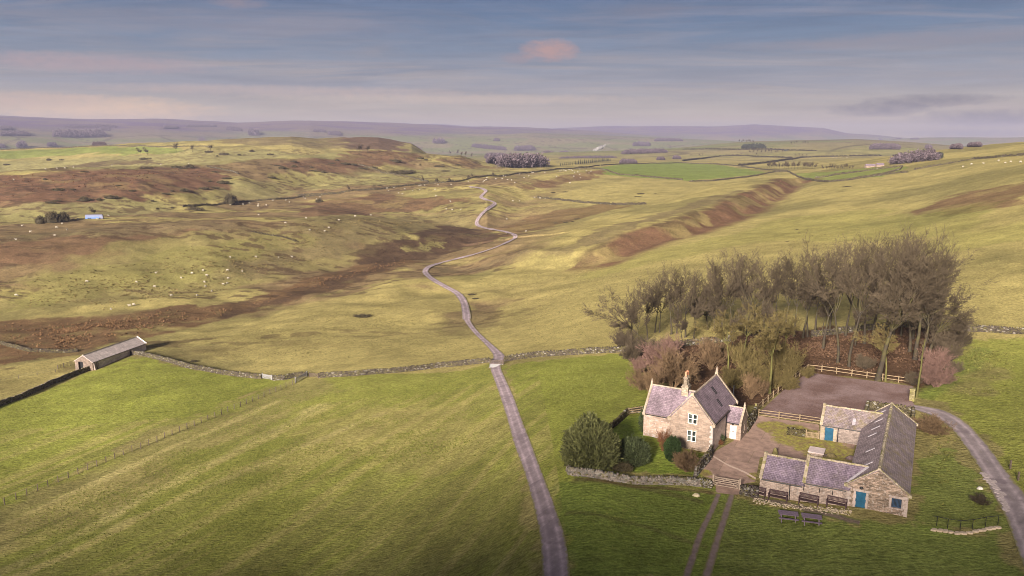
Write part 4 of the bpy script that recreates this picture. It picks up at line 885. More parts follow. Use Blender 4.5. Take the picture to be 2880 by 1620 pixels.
        MB().tube((x0 + .2, y0 - .22, e - .16), (x1 - .05, y0 - .22, e - .16), .07).build('gutter', 'black', t)
        return fb
    xs = [FB.hit(*zb(px, 1033), (0, -.15, 0), (0, 1, 0))[0] for px in (907, 1057)]
    bay(-16.2, -11.2, -11.05, -.15, 5.4, 1.5, 3.42, 'range_slate', lab='low front wall with lichen')
    bay(-11.2, W, XR - (RZ - 4.05) / sl, -.15, 5.5, 2.0, 4.05, 'range_slate', [rect(x - .045, x + .045, .95, 1.5) for x in xs], lab='front wall with two slit openings')
    for x in xs: MB().add([(x - .045, .04, .95), (x + .045, .04, .95), (x + .045, .04, 1.5), (x - .045, .04, 1.5)], [(0, 1, 2, 3)]).build('slit', 'black', t)  # black sheets painting the dark inside the slits
    fr = bay(-11.85, W, XR - (RZ - 4.3) / sl, 20.3, 5.3, 2.45, 4.3, 'mossy_slate', [rect(-11.22, -10.1, -.1, 2.05)], stone='field_stone', rl='mossy rear wing roof', lab='rear wing wall with the blue door')
    add_door(t, fr, -11.22, -10.1, -.1, 2.05, 'blue', 6, .12, 'blue plank door of the rear wing')
    for x0, x1 in ((-11.82, -11.23), (-10.09, -9.62)):
        q = MB()
        for i in range(6): q.box(x0, x1 - .08 * (i % 2), 20.26, 20.4, i * .4 - .3, i * .4 + .085)
        q.build('quoin', 'dressed', t)
    for x, y, e in ((-9.5, 20.3, 2.3), (FB.hit(*zb(568, 1050), (0, -.15, 0), (0, 1, 0))[0], -.15, 1.35), (-11.1, -.15, 1.9)):
        MB().tube((x, y - .1, -1. if e < 1.8 else (.9 if y < 0 and e > 1.8 and x < -11 else -.3)), (x, y - .1, e), .055).build('downpipe', 'black', t)
    c = Vector(FB.hit(*zb(1297, 268), (0, 20.3 + 2.65, 4.3 + top), (0, -(4.3 - 2.45) / 2.65, 1))); u2 = Vector((0, 1, .7)).normalized(); s = Vector((1, 0, 0)); n2 = s.cross(u2)
    MB().hexa([c + s * a + u2 * d + n2 * e for e in (0, .05) for a, d in ((-.2, -.55), (.2, -.55), (.2, .55), (-.2, .55))]).build('skylight', 'lead', t)
    # lead valley where the front range meets the barn roof
    zz = 4.05 + top; MB().beam((W - .05, .1, E + .22), (XR - (RZ - 4.05) / sl - .05, 2.5, zz + .06), .32, .03).build('valley', 'lead', t)
    return t

def field_barn():
    A, Bq, C = G([(199, 921), (234, 932), (368, 880)]); d = (C - Bq)[:2]; L = np.hypot(*d); ang = math.atan2(d[1], d[0]); W = 6.2
    zb0 = min(Bq[2], C[2], A[2]); E = Bq[2] - zb0 + 2.5; RZ = E + 1.9
    t = thing('field_barn', 'long single storey field barn with a pale roof, standing alone by a stone wall', 'field barn', (Bq[0], Bq[1], zb0), ang)
    g = [(0, -1.), (W, -1.), (W, E), (W / 2, RZ), (0, E)]; f = lambda u, v, w: (w, u, v)
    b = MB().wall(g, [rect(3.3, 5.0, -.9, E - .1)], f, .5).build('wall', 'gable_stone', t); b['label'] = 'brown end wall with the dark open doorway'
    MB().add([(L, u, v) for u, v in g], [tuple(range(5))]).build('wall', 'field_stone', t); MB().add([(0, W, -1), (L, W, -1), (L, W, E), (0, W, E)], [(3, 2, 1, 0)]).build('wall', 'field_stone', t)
    b = MB().add([(0, 0, -1), (L, 0, -1), (L, 0, E), (0, 0, E)], [(0, 1, 2, 3)]).build('wall', 'long_wall', t); b['label'] = 'long side wall with stone colour lightened against shade'
    for x in (.35, 1.5): MB().hexa([(x, -1.1, -1), (x + .6, -1.1, -1), (x + .6, -.003, -1), (x, -.003, -1), (x, -.25, E - .4), (x + .6, -.25, E - .4), (x + .6, -.003, E - .4), (x, -.003, E - .4)]).build('buttress', 'field_stone', t)
    MB().add([(.6, 3.2, -1), (.6, 5.1, -1), (.6, 5.1, E), (.6, 3.2, E)], [(0, 1, 2, 3)]).build('doorway', 'black', t)  # black sheet painting the shade inside the open doorway
    s = (RZ - E) / (W / 2)
    rf = MB().slab([(-.1, -.25, E - .25 * s + .12), (L + .1, -.25, E - .25 * s + .12), (L + .1, W / 2, RZ + .12), (-.1, W / 2, RZ + .12)], .12).slab([(-.1, W + .25, E - .25 * s + .12), (L + .1, W + .25, E - .25 * s + .12), (L + .1, W / 2, RZ + .12), (-.1, W / 2, RZ + .12)], .12).build('roof', 'field_slate', t)
    b = MB(); ridge_tiles(b, (0, W / 2, RZ + .2), (L, W / 2, RZ + .2), .16, .6); b.build('ridge', 'mossy_coping', rf)
    MB().beam((L + .02, -.3, E - .02), (L + .02, W / 2, RZ + .2), .3, .12, (1, 0, .01)).beam((L + .02, W + .3, E - .02), (L + .02, W / 2, RZ + .2), .3, .12, (1, 0, .01)).build('verge', 'white', rf)
    MB().tube((0, -.3, E - .1), (L, -.3, E - .1), .08).build('gutter', 'black', t)
    return t

# ------------------------------------------------------------------ walls, fences and gates
def world_line(px, step=None):
    w = G(px); return w if step is None else resample(w, step)
def drywall(label, px=None, h=1.3, th=.55, step=.42, course=.2, pale=.12, name='dry_stone_wall', seed=1, line=None, tint=(.30, .245, .19), hs=None, cat='stone wall'):
    rg = np.random.default_rng(seed); p = resample(world_line(px)[:, :2] if line is None else np.asarray(line)[:, :2], step); n = len(p)
    g = np.gradient(p, axis=0); g /= np.linalg.norm(g, axis=1)[:, None] + 1e-9; z = zt(p[:, 0], p[:, 1]); nc = max(2, int(round(h / course)))
    hh = np.full(n, h) if hs is None else np.interp(np.linspace(0, 1, n), np.linspace(0, 1, len(hs)), hs)
    hh = hh * (1 + .10 * (fbm(np.arange(n) * step / 3.5, np.zeros(n), 2, seed) - .5) * 2)
    C, A, S, T = [], [], [], []
    core_l, core_r = [], []
    for k in range(nc + 1):
        cap = k == nc; off = rg.random() * step
        for i in range(n - 1):
            t = rg.random() * .25 + (.5 if k % 2 else 0.); q = p[i] * (1 - t) + p[min(i + 1, n - 1)] * t; d = g[i]; zz = z[i] * (1 - t) + z[min(i + 1, n - 1)] * t
            hk = hh[i] / nc
            if cap and rg.random() < .12: continue
            cz = zz + (k + .5) * hk - .12 + (rg.random() - .5) * .06; wd = th * (1 - .3 * k / nc) * .5
            a = rg.normal(0, .10 if not cap else .3); dx, dy = d[0] * math.cos(a) - d[1] * math.sin(a), d[0] * math.sin(a) + d[1] * math.cos(a); ti = rg.normal(0, .08)
            C.append((q[0] + rg.normal(0, .02), q[1] + rg.normal(0, .02), cz)); A.append(((dx, dy, ti), (-dy, dx, 0), (-dx * ti, -dy * ti, 1)))
            S.append((step * rg.uniform(.36, .58) * (.6 if cap else 1), wd * rg.uniform(.9, 1.12), hk * rg.uniform(.42, .58) * (1.1 if cap else 1)))
            b = rg.uniform(.45, 1.35); c = np.array(tint) * b * .20
            if rg.random() < pale * .6: c = np.array((.21, .195, .175)) * rg.uniform(.6, 1.1)
            elif rg.random() < .18: c = np.array((.09, .078, .032)) * rg.uniform(.6, 1.1)
            T.append(c)
    v, f = boxes_np(np.array(C), np.array(A), np.array(S)); v = v + rg.normal(0, .022, v.shape)
    me = npmesh(name, v, f); set_attr(me, 'tint', np.repeat(np.array(T), 8, 0))
    return tag(link(name, me, 'drystone'), label, cat)
def offset(o, p): return [np.array(q) - o for q in p]
def rail_fence(label, px, spacing=1.9, h=1.15, rails=3, mat='fence', r=.06, name='post_and_rail_fence', wire=False, line=None, posts=None):
    w = world_line(px)[:, :2] if line is None else np.asarray(line)[:, :2]; p = resample(w, spacing) if posts is None else np.asarray(posts)[:, :2]; z = zt(p[:, 0], p[:, 1]); o = np.array([p[0][0], p[0][1], z[0]])
    t = thing(name, label, 'fence', o); q = np.c_[p, z] - o; first = None; rg = random.Random(len(p))
    pm = MB().box(-r, r, -r, r, -.4, h + .05); first = pm.build('post', mat, t, uv=False); first.location = q[0]
    for k in range(1, len(q)):
        c = first.copy(); COL.objects.link(c); c.parent = t; c.location = q[k]; c.rotation_euler = (rg.gauss(0, .03), rg.gauss(0, .03), rg.random())
    for k in range(rails):
        b = MB(); hz = h * (k + .75) / rails if not wire else h * (k + 1) / rails
        for a, c in zip(q[:-1], q[1:]):
            a = a + np.array([0, 0, hz]); c = c + np.array([0, 0, hz])
            if wire: b.tube(a, c, .008, n=4, caps=False)
            else: b.beam(a, c, .045, .10)
        b.build('wire' if wire else 'rail', 'galv' if wire else mat, t, uv=False)
    return t
def field_gate(label, a, c, h=1.2, mat='gate', bars=5, name='field_gate', brace=True, post=True):
    a = np.asarray(a); c = np.asarray(c); d = c - a; L = np.hypot(d[0], d[1]); t = thing(name, label, 'gate', a, math.atan2(d[1], d[0])); dz = d[2]
    y = lambda x: dz * x / L
    for k in range(bars):
        hz = .18 + (h - .22) * (k / (bars - 1)) ** .85
        MB().beam((.1, 0, y(.1) + hz), (L - .1, 0, y(L) + hz), .05, .1 if k < bars - 1 else .13).build('bar', mat, t, uv=False)
    for x in (.12, L - .12): MB().beam((x, -.002, y(x) + .1), (x, -.002, y(x) + h + .06), .08, .07, (1, 0, 0)).build('stile', mat, t, uv=False)
    if brace: MB().beam((.15, .04, y(.1) + .2), (L * .55, .04, y(L * .5) + h - .05), .03, .09).beam((L - .15, .04, y(L) + .2), (L * .5, .04, y(L * .5) + h - .05), .03, .09).build('brace', mat, t, uv=False)
    if post:
        for x in (-.08, L + .08): MB().box(x - .1, x + .1, -.1, .1, y(x) - .5, y(x) + h + .25).build('gatepost', mat, t, uv=False)
    return t
def zg(x, y): return ((1560 + x / 3.01818) * .894444, (960 + y / 3.01818) * .894444)
def zl(x, y): return (x * .33333, 805 + y * .33333)

def boundaries():
    drywall('long dry stone wall running down from the field barn door past the lower field', [(-40,1040),(0,1022),(60,1000),(130,968),(190,944),(226,932)], 1.35, seed=11, tint=(.75, .62, .46))  # tint raised to stand in for light, side turned from the sun
    drywall('curving dry stone wall between the field barn and the first metal gate', [(322,893),(345,893),(400,905),(470,925),(560,942),(658,953)], 1.35, seed=12)
    drywall('short stretch of dry stone wall between the two metal field gates', [(687,957),(715,956),(740,950),(774,945)], 1.3, seed=13)
    drywall('dry stone wall from the hurdle by the wire fence up to the road gap', [(804,950),(900,945),(1000,937),(1100,925),(1180,917),(1233,911)], 1.35, seed=14)
    drywall('dry stone wall from the road gap to the bare trees', [(1269,910),(1350,898),(1450,892),(1580,886),(1700,872),(1850,858)], 1.4, seed=15)
    drywall('dark dry stone wall seen between the trunks of the copse', [(2040,848),(2120,838),(2260,822),(2330,826)], 1.3, seed=16, pale=.04)
    drywall('dry stone wall from the copse across the hillside', [(2400,832),(2480,835),(2576,840),(2650,843)], 1.4, seed=17)
    pts = [P0(*zg(x, y), -.4) for x, y in [(112,1075),(130,1115),(180,1140),(250,1155),(360,1172),(480,1188),(620,1195),(750,1196),(900,1200),(1100,1204),(1230,1212),(1335,1222)]]
    drywall('pale garden wall of rough lichened stones curving in front of the yew', None, .98, .55, .30, .17, .6, seed=21, line=pts, tint=(1.0, .85, .74))
    pts = [P0(*zg(x, y), -.3) for x, y in [(112,1075),(118,1040),(150,1000),(300,850),(510,722),(560,680),(622,622),(742,612)]]
    drywall('thin garden wall climbing behind the yew to the house corner', None, .95, .45, .35, .2, .1, seed=22, line=pts, tint=(.26, .20, .12))
    pts = [P0(*zh(1190, 1372)), P0(*zg(1310, 1000)), P0(*zg(1250, 1060)), P0(*zg(1192, 1122))]
    drywall('stone wall from the house corner down to the pale garden wall', None, 1.45, .5, .28, .17, .55, seed=23, line=pts, tint=(.38, .32, .27))
    pts = [FH.w(2.0, 10.3), FH.w(1.9, 13.5), FH.w(1.75, 16.8)]
    drywall('mossy yard wall running back from the white door porch', None, 1.9, .5, .32, .2, .3, seed=24, line=pts, tint=(.34, .27, .16))
    pts = [P0(*zg(1580, 1272), -.5), P0(*zg(1650, 1284), -.5), P0(*zg(1730, 1296), -.5)]
    drywall('short wall joining the yard gate to the low barn range', None, 1.25, .5, .3, .17, .35, seed=25, line=pts, tint=(.36, .30, .26))
    pts = [FB.w(-6.85, 26.6), FB.w(-6.85, 37.2), FB.w(-.45, 37.3), FB.w(-.45, 26.6)]
    drywall('walled pen of yellowish stone behind the far gable of the barn', None, 1.45, .5, .38, .22, .2, seed=26, line=pts, tint=(.42, .35, .21))
    pts = [FB.loc(P0(*zb(x, y))) for x, y in ((545, 412), (640, 428), (745, 445))]
    drywall('short mossy wall stub beside the picket gate', None, 1.15, .5, .3, .2, .15, seed=27, line=[FB.w(*p) for p in pts], tint=(.33, .27, .14))
    drywall('ruined wall and hedge line behind the field barn', [zl(-20,175), zl(90,205), zl(230,240), zl(400,245), zl(590,240)], 1.1, .6, .5, .3, .03, seed=28, tint=(.22, .17, .12))
    # gates
    a, c = G([zg(1350, 1225), zg(1565, 1262)]); field_gate('five barred timber gate closing the yard entrance above the wheel tracks', a, c, 1.25)
    a, c = G([(661, 952), (684, 956)]); field_gate('galvanised field gate in the wall between the two stone wall lengths', a, c, 1.25, 'galv', 6)
    a, c = G([(744, 963), (772, 947)]); field_gate('galvanised gate standing open at the end of the wire fence', a, c, 1.25, 'galv', 6)
    a, c = G([(779, 948), (801, 951)]); field_gate('timber hurdle closing the gap in the wall beside the open metal gate', a, c, 1.1, 'post', 5)
    a, c = G([(1233, 915), (1266, 917)]); field_gate('grey timber gate across the road where it passes through the wall', a, c, 1.0, 'post', 4)
    t = thing('cattle_grid', 'grey cattle grid set in the road at the wall gap', 'cattle grid', G1(1250, 921)); tz = 0
    for k in range(9): MB().box(-1.7, 1.7, -1.3 + k * .3, -1.18 + k * .3, .06, .2).build('bar', 'galv', t, uv=False)
    for x in (-1.75, 1.75): MB().box(x - .06, x + .06, -1.4, 1.4, .0, .22).build('rail', 'galv', t, uv=False)
    p0, p1 = FB.loc(P0(*zb(762, 452))), FB.loc(P0(*zb(885, 468)))
    w0, w1 = FB.w(*p0), FB.w(*p1); t = thing('picket_gate', 'small pale picket gate beside the rear blue door', 'gate', w0, math.atan2(w1[1] - w0[1], w1[0] - w0[0])); L = np.hypot(*(w1 - w0)[:2])
    for z in (.25, .8): MB().box(0, L, .03, .07, z, z + .1).build('bar', 'fence', t, uv=False)
    for k in range(9): x = .04 + k * (L - .16) / 8; MB().box(x, x + .1, -.01, .025, .05, 1.02).build('picket', 'fence', t, uv=False)
    for x in (-.12, L + .1): MB().box(x - .08, x + .08, -.08, .08, -.3, 1.3).build('gatepost', 'fence', t, uv=False)
    # fences
    rail_fence('long post and rail fence between the car park and the trees', [(1906,1034),(1968,982),(2032,931),(2090,938),(2200,954),(2302,968)], 2.6, 1.2, 2)
    rail_fence('lower post and rail fence between yard and car park', [(1908,1048),(1985,1058),(2064,1070)], 2.6, 1.2, 3)
    rail_fence('short rail fence in the grass behind the house', [zg(622,625), zg(680,612), zg(745,606)], 2.2, 1.1, 3)
    fp = [(35,1395),(122,1355),(203,1325),(285,1290),(363,1258),(440,1225),(517,1195),(590,1163),(662,1133),(733,1105),(800,1075),(868,1047),(933,1020),(997,993),(1062,970),(1123,945),(1185,920),(1243,893),(1300,870),(1357,845),(1412,822),(1468,800),(1520,778),(1570,758),(1623,735),(1672,715),(1720,693),(1768,675),(1816,655),(1860,635),(1905,615),(1950,597),(1993,580),(2038,560),(2082,543),(2122,525),(2160,508),(2207,490),(2232,478)]
    rail_fence('long wire fence on dark timber posts crossing the lower green field', None, 3, 1.25, 3, 'post', .07, 'wire_fence', True, line=G([zl(*q) for q in fp]), posts=G([zl(*q) for q in fp]))
    rail_fence('timber rail pen beside the field barn doorway', [zl(437,372), zl(480,358), zl(525,345), zl(590,332)], 2.4, 1.3, 4, 'post', .08)
    rail_fence('wire fence below the field barn, nearly lost in pale grass', [zl(0,470), zl(125,445), zl(210,430), zl(420,395)], 5., 1.1, 2, 'post', .06, 'wire_fence', True)
    # handrail beside the stone steps
    tops = [G1(*z5(x, y)) for x, y in [(628,1072),(710,1090),(805,1103),(897,1095),(996,1075),(1090,1065)]]
    o = tops[0]; t = thing('handrail', 'thin dark handrail on posts above the stone steps', 'railing', o)
    for q in tops: MB().tube(q - o + [0, 0, -.2], q - o + [0, 0, 1.15], .035, n=6).build('post', 'black', t, uv=False)
    b = MB(); tops = [tops[0] + (tops[0] - tops[1]) * .35] + tops
    for a, c in zip(tops[:-1], tops[1:]): b.tube(a - o + [0, 0, 1.12], c - o + [0, 0, 1.12], .035, n=6)
    b.build('rail', 'black', t, uv=False)
    rg = random.Random(5); pr = None
    sm = plain('sandy step stone', (.42, .335, .25), .9, .25, 2.); M['step'] = sm
    for i, (x, y) in enumerate([(610,1105),(655,1110),(695,1115),(735,1122),(785,1130),(830,1131),(880,1127),(925,1116),(955,1109),(985,1106),(1020,1097),(1050,1092),(1092,1088)]):
        q = G1(*z5(x, y)); s = rg.uniform(.27, .36); b = MB(); n = 7
        b.rings([[(math.cos(a) * s * 1.2 * f * (1 + .15 * math.sin(a * 3 + i)), math.sin(a) * s * .8 * f, hz) for a in np.linspace(0, 2 * math.pi, n, endpoint=False)] for hz, f in ((-.3, 1.05), (.12, 1.), (.17, .9))])
        o = b.build('step', sm, uv=False); o.location = q; o.rotation_euler = (0, 0, rg.uniform(-.3, .6)); tag(o, 'flat sandy stone, one in the curved row of steps below the handrail', 'step', 'stone steps below the handrail')
    for (x, y), lb in (((1183, 640), 'dark wooden marker post on the verge, the one beside the lane bend'), ((1243, 728), 'dark wooden marker post on the verge, the one nearer the viewer')):
        b = MB(); b.box(-.09, .09, -.09, .09, -.3, 1.15); b.box(-.1, .1, -.1, .1, 1.02, 1.1); o = b.build('marker_post', 'post', uv=False); o.location = G1(*z5(x, y)); tag(o, lb, 'post')
    for q, lb, hh in ((z5(440, 125), 'mossy square gate pillar at the corner of the car park', 1.9), (zh(1850, 800), 'mossy timber gatepost at the end of the yard wall', 1.9)):
        b = MB(); b.box(-.38, .38, -.38, .38, -.3, hh) if hh == 1.9 and q[0] > 2200 else b.box(-.13, .13, -.13, .13, -.3, hh)
        b.box(-.44, .44, -.44, .44, hh + .003, hh + .16) if q[0] > 2200 else b.box(-.15, .15, -.15, .15, hh + .003, hh + .1)
        o = b.build('gate_pillar', stone_mat('mossy pillar', (.28, .24, .12), (.20, .175, .075), (.12, .11, .05), .4, .3, .1, moss=.8), uv=True); o.location = G1(*q); o.rotation_euler = (0, 0, -R(28)); tag(o, lb, 'pillar')

def furniture():
    # benches against the low range
    t = thing('bench', 'x', 'bench', (0, 0, 0)); W = .92
    b = MB()
    for k in range(4): b.box(-W, W, -.5 + k * .125, -.39 + k * .125, .42, .455)
    b.build('seat', 'bench', t, uv=False)
    b = MB(); b.box(-W, W, .03, .08, .88, .97); b.box(-W, W, .0, .05, .52, .59)
    for k in range(15): x = -W + .06 + k * (2 * W - .18) / 14; b.box(x, x + .06, .02, .055, .58, .89)
    b.build('backrest', 'bench', t, uv=False)
    for x in (-W - .02, W + .02):
        MB().box(x - .05, x + .05, -.56, .06, .64, .70).build('armrest', 'bench', t, uv=False)
        MB().box(x - .04, x + .04, -.53, -.45, -.1, .64).build('leg', 'bench', t, uv=False); MB().box(x - .04, x + .04, -.01, .08, -.1, .95).build('leg', 'bench', t, uv=False)
    t.scale = (1.12, 1.2, 1.22)
    labs = ['dark slatted bench in front of the short wall nearest the yard gate', 'dark slatted bench between the yard gate bench and the black downpipe', 'dark slatted bench just past the black downpipe, under the slit openings', 'dark slatted bench nearest the blue gable door']
    for i, (xa, ya, xb, yb_) in enumerate([(115,1100,262,1112),(365,1125,520,1146),(703,1180,868,1198),(1013,1222,1186,1243)]):
        w = (G1(*zb(xa, ya)) + G1(*zb(xb, yb_))) / 2; loc = FB.loc(w); loc = (loc[0], -.15 - .42 if i else loc[1] + .12); w = FB.w(*loc); w[2] = float(zt(np.array([w[0]]), np.array([w[1]]))[0])
        if i == 0: t.location = w; t.rotation_euler = (0, 0, FB.rz - .06); t['label'] = labs[0]; t['group'] = 'benches along the barn wall'
        else: dup(t, w, FB.rz - .02 * i, label=labs[i])
    # picnic tables
    t = thing('picnic_table', 'x', 'picnic table', (0, 0, 0)); L = 1.1
    b = MB()
    for k in range(5): b.box(-L, L, -.47 + k * .19, -.29 + k * .19, .72, .765)
    b.build('tabletop', 'table', t, uv=False)
    for s in (-1, 1):
        b = MB(); b.box(-L, L, s * .72 - .13, s * .72 - .01, .42, .46); b.box(-L, L, s * .72 + .01, s * .72 + .13, .42, .46); b.build('bench_seat', 'table', t, uv=False)
    for x in (-.78, .78):
        b = MB(); b.beam((x, -.7, -.1), (x, -.22, .72), .05, .1, (1, 0, 0)).beam((x, .7, -.1), (x, .22, .72), .05, .1, (1, 0, 0)); b.box(x - .03, x + .03, -.82, .82, .34, .42); b.box(x - .031, x + .031, -.38, .38, .63, .718); b.build('leg_frame', 'table', t, uv=False)
    t.scale = (.98, 1.2, 1.05)
    for i, (x, y, lb) in enumerate([(548, 1372, 'weathered purple brown picnic table nearer the yard gate'), (812, 1408, 'weathered purple brown picnic table nearer the blue door')]):
        w = G1(*zb(x, y))
        if i == 0: t.location = w; t.rotation_euler = (0, 0, FB.rz + R(13)); t['label'] = lb; t['group'] = 'picnic tables on the lawn'
        else: dup(t, w, FB.rz + R(11), label=lb)
    # concrete slab tank and stones of the yard
    t = thing('water_tank', 'low tank in the yard under a flat pale concrete lid', 'tank', FB.w(-11.55, 14.9), FB.rz)
    MB().box(-.9, .9, -.95, .95, -.2, .38).build('body', 'range_stone', t); MB().box(-1.02, 1.02, -1.08, 1.08, .385, .52).build('lid', 'concrete', t, uv=False)
    for i, (q, s, lb, mt) in enumerate([(zb(1030, 662), .55, 'rounded mossy stone beside the concrete lidded tank', (.15, .12, .055)), (zb(968, 660), .4, 'small dark stone heap between tank and mossy stone', (.10, .075, .06)), (zb(1262, 690), .55, 'dark block standing against the barn wall in the yard', (.12, .085, .085)), (zb(402, 640), .5, 'upright mossy stone behind the low barn range', (.16, .14, .055)), (zg(1200, 1310), .35, 'fallen pale stone lying on the grass outside the garden wall', (.42, .36, .24)), (z5(955, 790), .3, 'small pale stone in the grass beside the lane', (.5, .46, .42))]):
        b = MB(); rr = random.Random(i); up = 2. if i == 3 else .9; rings = []
        for hz, f in ((-.3, 1.), (.1, 1.05), (.5, .85), (.85, .55), (1., .2)): rings.append([(math.cos(a) * s * f * rr.uniform(.85, 1.15) * (1.3 if i != 3 else .7), math.sin(a) * s * f * rr.uniform(.85, 1.15), hz * s * up) for a in np.linspace(0, 2 * math.pi, 9, endpoint=False)])
        b.rings(rings); o = b.build('boulder', plain('yard stone', mt, .95, .4, 2.5), uv=False, smooth=True); o.location = G1(*q); tag(o, lb, 'stone')
    # pale pebbles of the bench strip
    rg = np.random.default_rng(4); C, A, S = [], [], []
    for k in range(330):
        x = rg.uniform(-16.5, -5.5); y = -1.75 + .12 * rg.normal() * 3 - .0 * x; w = FB.w(x, y); a = rg.uniform(0, 3)
        C.append((w[0], w[1], 0)); A.append(((math.cos(a), math.sin(a), 0), (-math.sin(a), math.cos(a), 0), (0, 0, 1))); s = rg.uniform(.03, .10); S.append((s * 1.3, s, s * .6))
    C = np.array(C); C[:, 2] = zt(C[:, 0], C[:, 1]) + .02; v, f = boxes_np(C, np.array(A), np.array(S)); o = link('pebbles', npmesh('pebbles', v, f), plain('pale pebbles', (.42, .34, .25), .9, .3, 3.)); tag(o, kind='stuff')
    # broken pale patches along the lane edge
    rg = random.Random(8); b = MB()
    for x, y in [(985,682),(1005,700),(1012,722),(1040,745),(1058,765),(1075,790),(1095,820),(1110,850),(1125,880),(1140,905),(1150,930),(1160,955),(1060,740),(1130,830)]:
        q = G1(*z5(x + rg.uniform(-6, 6), y)); n = 8; b.rings([[(q[0] + math.cos(a) * rg.uniform(.3, .6), q[1] + math.sin(a) * rg.uniform(.3, .7), q[2] + hz) for a in np.linspace(0, 2 * math.pi, n, endpoint=False)] for hz in (.05, .10)])
    tag(b.build('gravel', plain('pale broken tarmac', (.36, .30, .29), .9, .3, 3.), uv=False), kind='stuff')

# ------------------------------------------------------------------ bare trees
def norm(v): return v / (np.linalg.norm(v) + 1e-9)
def rot_about(d, ang, rng):
    a = norm(np.cross(d, rng.normal(size=3))); return norm(d * math.cos(ang) + a * math.sin(ang))
class Tree:
    def __init__(s, seed): s.rg = np.random.default_rng(seed); s.seg = {0: [], 1: []}
    def put(s, k, a, b, ra, rb, n): s.seg[k].append((a, b, ra, rb, n))
    def branch(s, p, d, L, r, lv, mx, spec):
        rg = s.rg; trop, jit, kids = spec['trop'][lv], spec['jit'], spec['kids'][lv]
        n = max(2, int(round(L / spec['step'][lv]))); k = 0 if lv <= spec.get('trunklv', 0) else 1
        for i in range(n):
            d = norm(d + rg.normal(size=3) * (jit if lv else jit * .45) + np.array([0, 0, trop])); q = p + d * L / n; r2 = max(r * (1 - .75 * (i + 1) / n) if lv else r * (1 - .5 * (i + 1) / n), spec['rmin'])
            ra = max(r * (1 - .75 * i / n) if lv else r * (1 - .5 * i / n), spec['rmin'])
            s.put(k, p, q, ra, r2, 6 if lv == 0 else 5 if lv == 1 else 3); p = q
            t = (i + 1) / n
            if lv < mx and t >= spec['start'][lv]:
                m = kids / n / (1 - spec['start'][lv] + 1e-3); m = int(m) + (rg.random() < m - int(m))
                for _ in range(m):
                    a = R(rg.uniform(*spec['ang'][lv])); l2 = (L if lv or 'L1' not in spec else spec['L1']) * rg.uniform(*spec['len'][lv]) * (1 - .35 * t)
                    s.branch(p, rot_about(d, a, rg), max(l2, .35), r2 * .62, lv + 1, mx, spec)
        if lv < mx:
            for _ in range(spec['fork'][lv]): s.branch(p, rot_about(d, R(rg.uniform(8, 30)), rg), (L if lv or 'L1' not in spec else spec['L1']) * rg.uniform(*spec['flen'][lv]), r2 * .85, lv + 1, mx, spec)
    def mesh(s, k, name):
        V, Fc = [], []; nv = 0; by = {}
        for a in s.seg[k]: by.setdefault(a[4], []).append(a)
        for n, ss in by.items():
            A = np.array([x[0] for x in ss]); B = np.array([x[1] for x in ss]); ra = np.array([x[2] for x in ss]); rb = np.array([x[3] for x in ss])
            d = B - A; d /= np.linalg.norm(d, axis=1)[:, None] + 1e-9; ref = np.where(np.abs(d[:, 2:3]) > .9, np.array([[1., 0, 0]]), np.array([[0, 0, 1.]]))
            u = np.cross(d, ref); u /= np.linalg.norm(u, axis=1)[:, None]; w = np.cross(d, u); th = np.arange(n) * 2 * math.pi / n
            off = u[:, None] * np.cos(th)[None, :, None] + w[:, None] * np.sin(th)[None, :, None]
            v = np.concatenate([A[:, None] + off * ra[:, None, None], B[:, None] + off * rb[:, None, None]], 1)
            i = np.arange(n); f = np.stack([i, (i + 1) % n, (i + 1) % n + n, i + n], -1)[None] + (np.arange(len(ss)) * 2 * n)[:, None, None] + nv
            V.append(v.reshape(-1, 3)); Fc.append(f.reshape(-1, 4)); nv += len(ss) * 2 * n
        return npmesh(name, np.concatenate(V), np.concatenate(Fc), True)
TALL = dict(trop=[.04, .12, .12, .10, .08], jit=.085, kids=[2, 9, 7, 5, 0], step=[1.6, 1.2, .9, .6, .45], start=[.85, .34, .24, .2, 0], ang=[(18, 44), (18, 42), (18, 44), (18, 48), (0, 0)], len=[(.45, .8), (.28, .50), (.32, .54), (.34, .58), (0, 0)], fork=[3, 2, 2, 2, 0], flen=[(.75, 1.), (.35, .5), (.4, .6), (.4, .6), (0, 0)], rmin=.0165, trunklv=1)
def make_tree(name, seed, h, cb, r0, spec, lean=(0, 0), bark='trunk', twig='twig', mx=4, leaders=None):
    t = Tree(seed); sp = dict(TALL); sp.update(spec or {}); d = norm(np.array([lean[0], lean[1], 1.])); sp['L1'] = h * (1 - cb) * .86
    t.put(0, np.array([0, 0, -.6]), d * .5, r0 * 1.5, r0 * 1.05, 6)
    t.branch(d * .45, d, h * cb, r0, 0, mx, sp)
    m0, m1 = t.mesh(0, 'trunk'), t.mesh(1, 'crown')
    zs = np.empty(len(m1.vertices) * 3, np.float32); m1.vertices.foreach_get('co', zs); z = np.percentile(zs.reshape(-1, 3)[:, 2], 99.7)
    m0.transform(__import__('mathutils').Matrix.Scale(h / z, 4)); m1.transform(__import__('mathutils').Matrix.Scale(h / z, 4))
    return dict(h=h, trunk=m0, crown=m1, bark=bark, twig=twig, name=name)
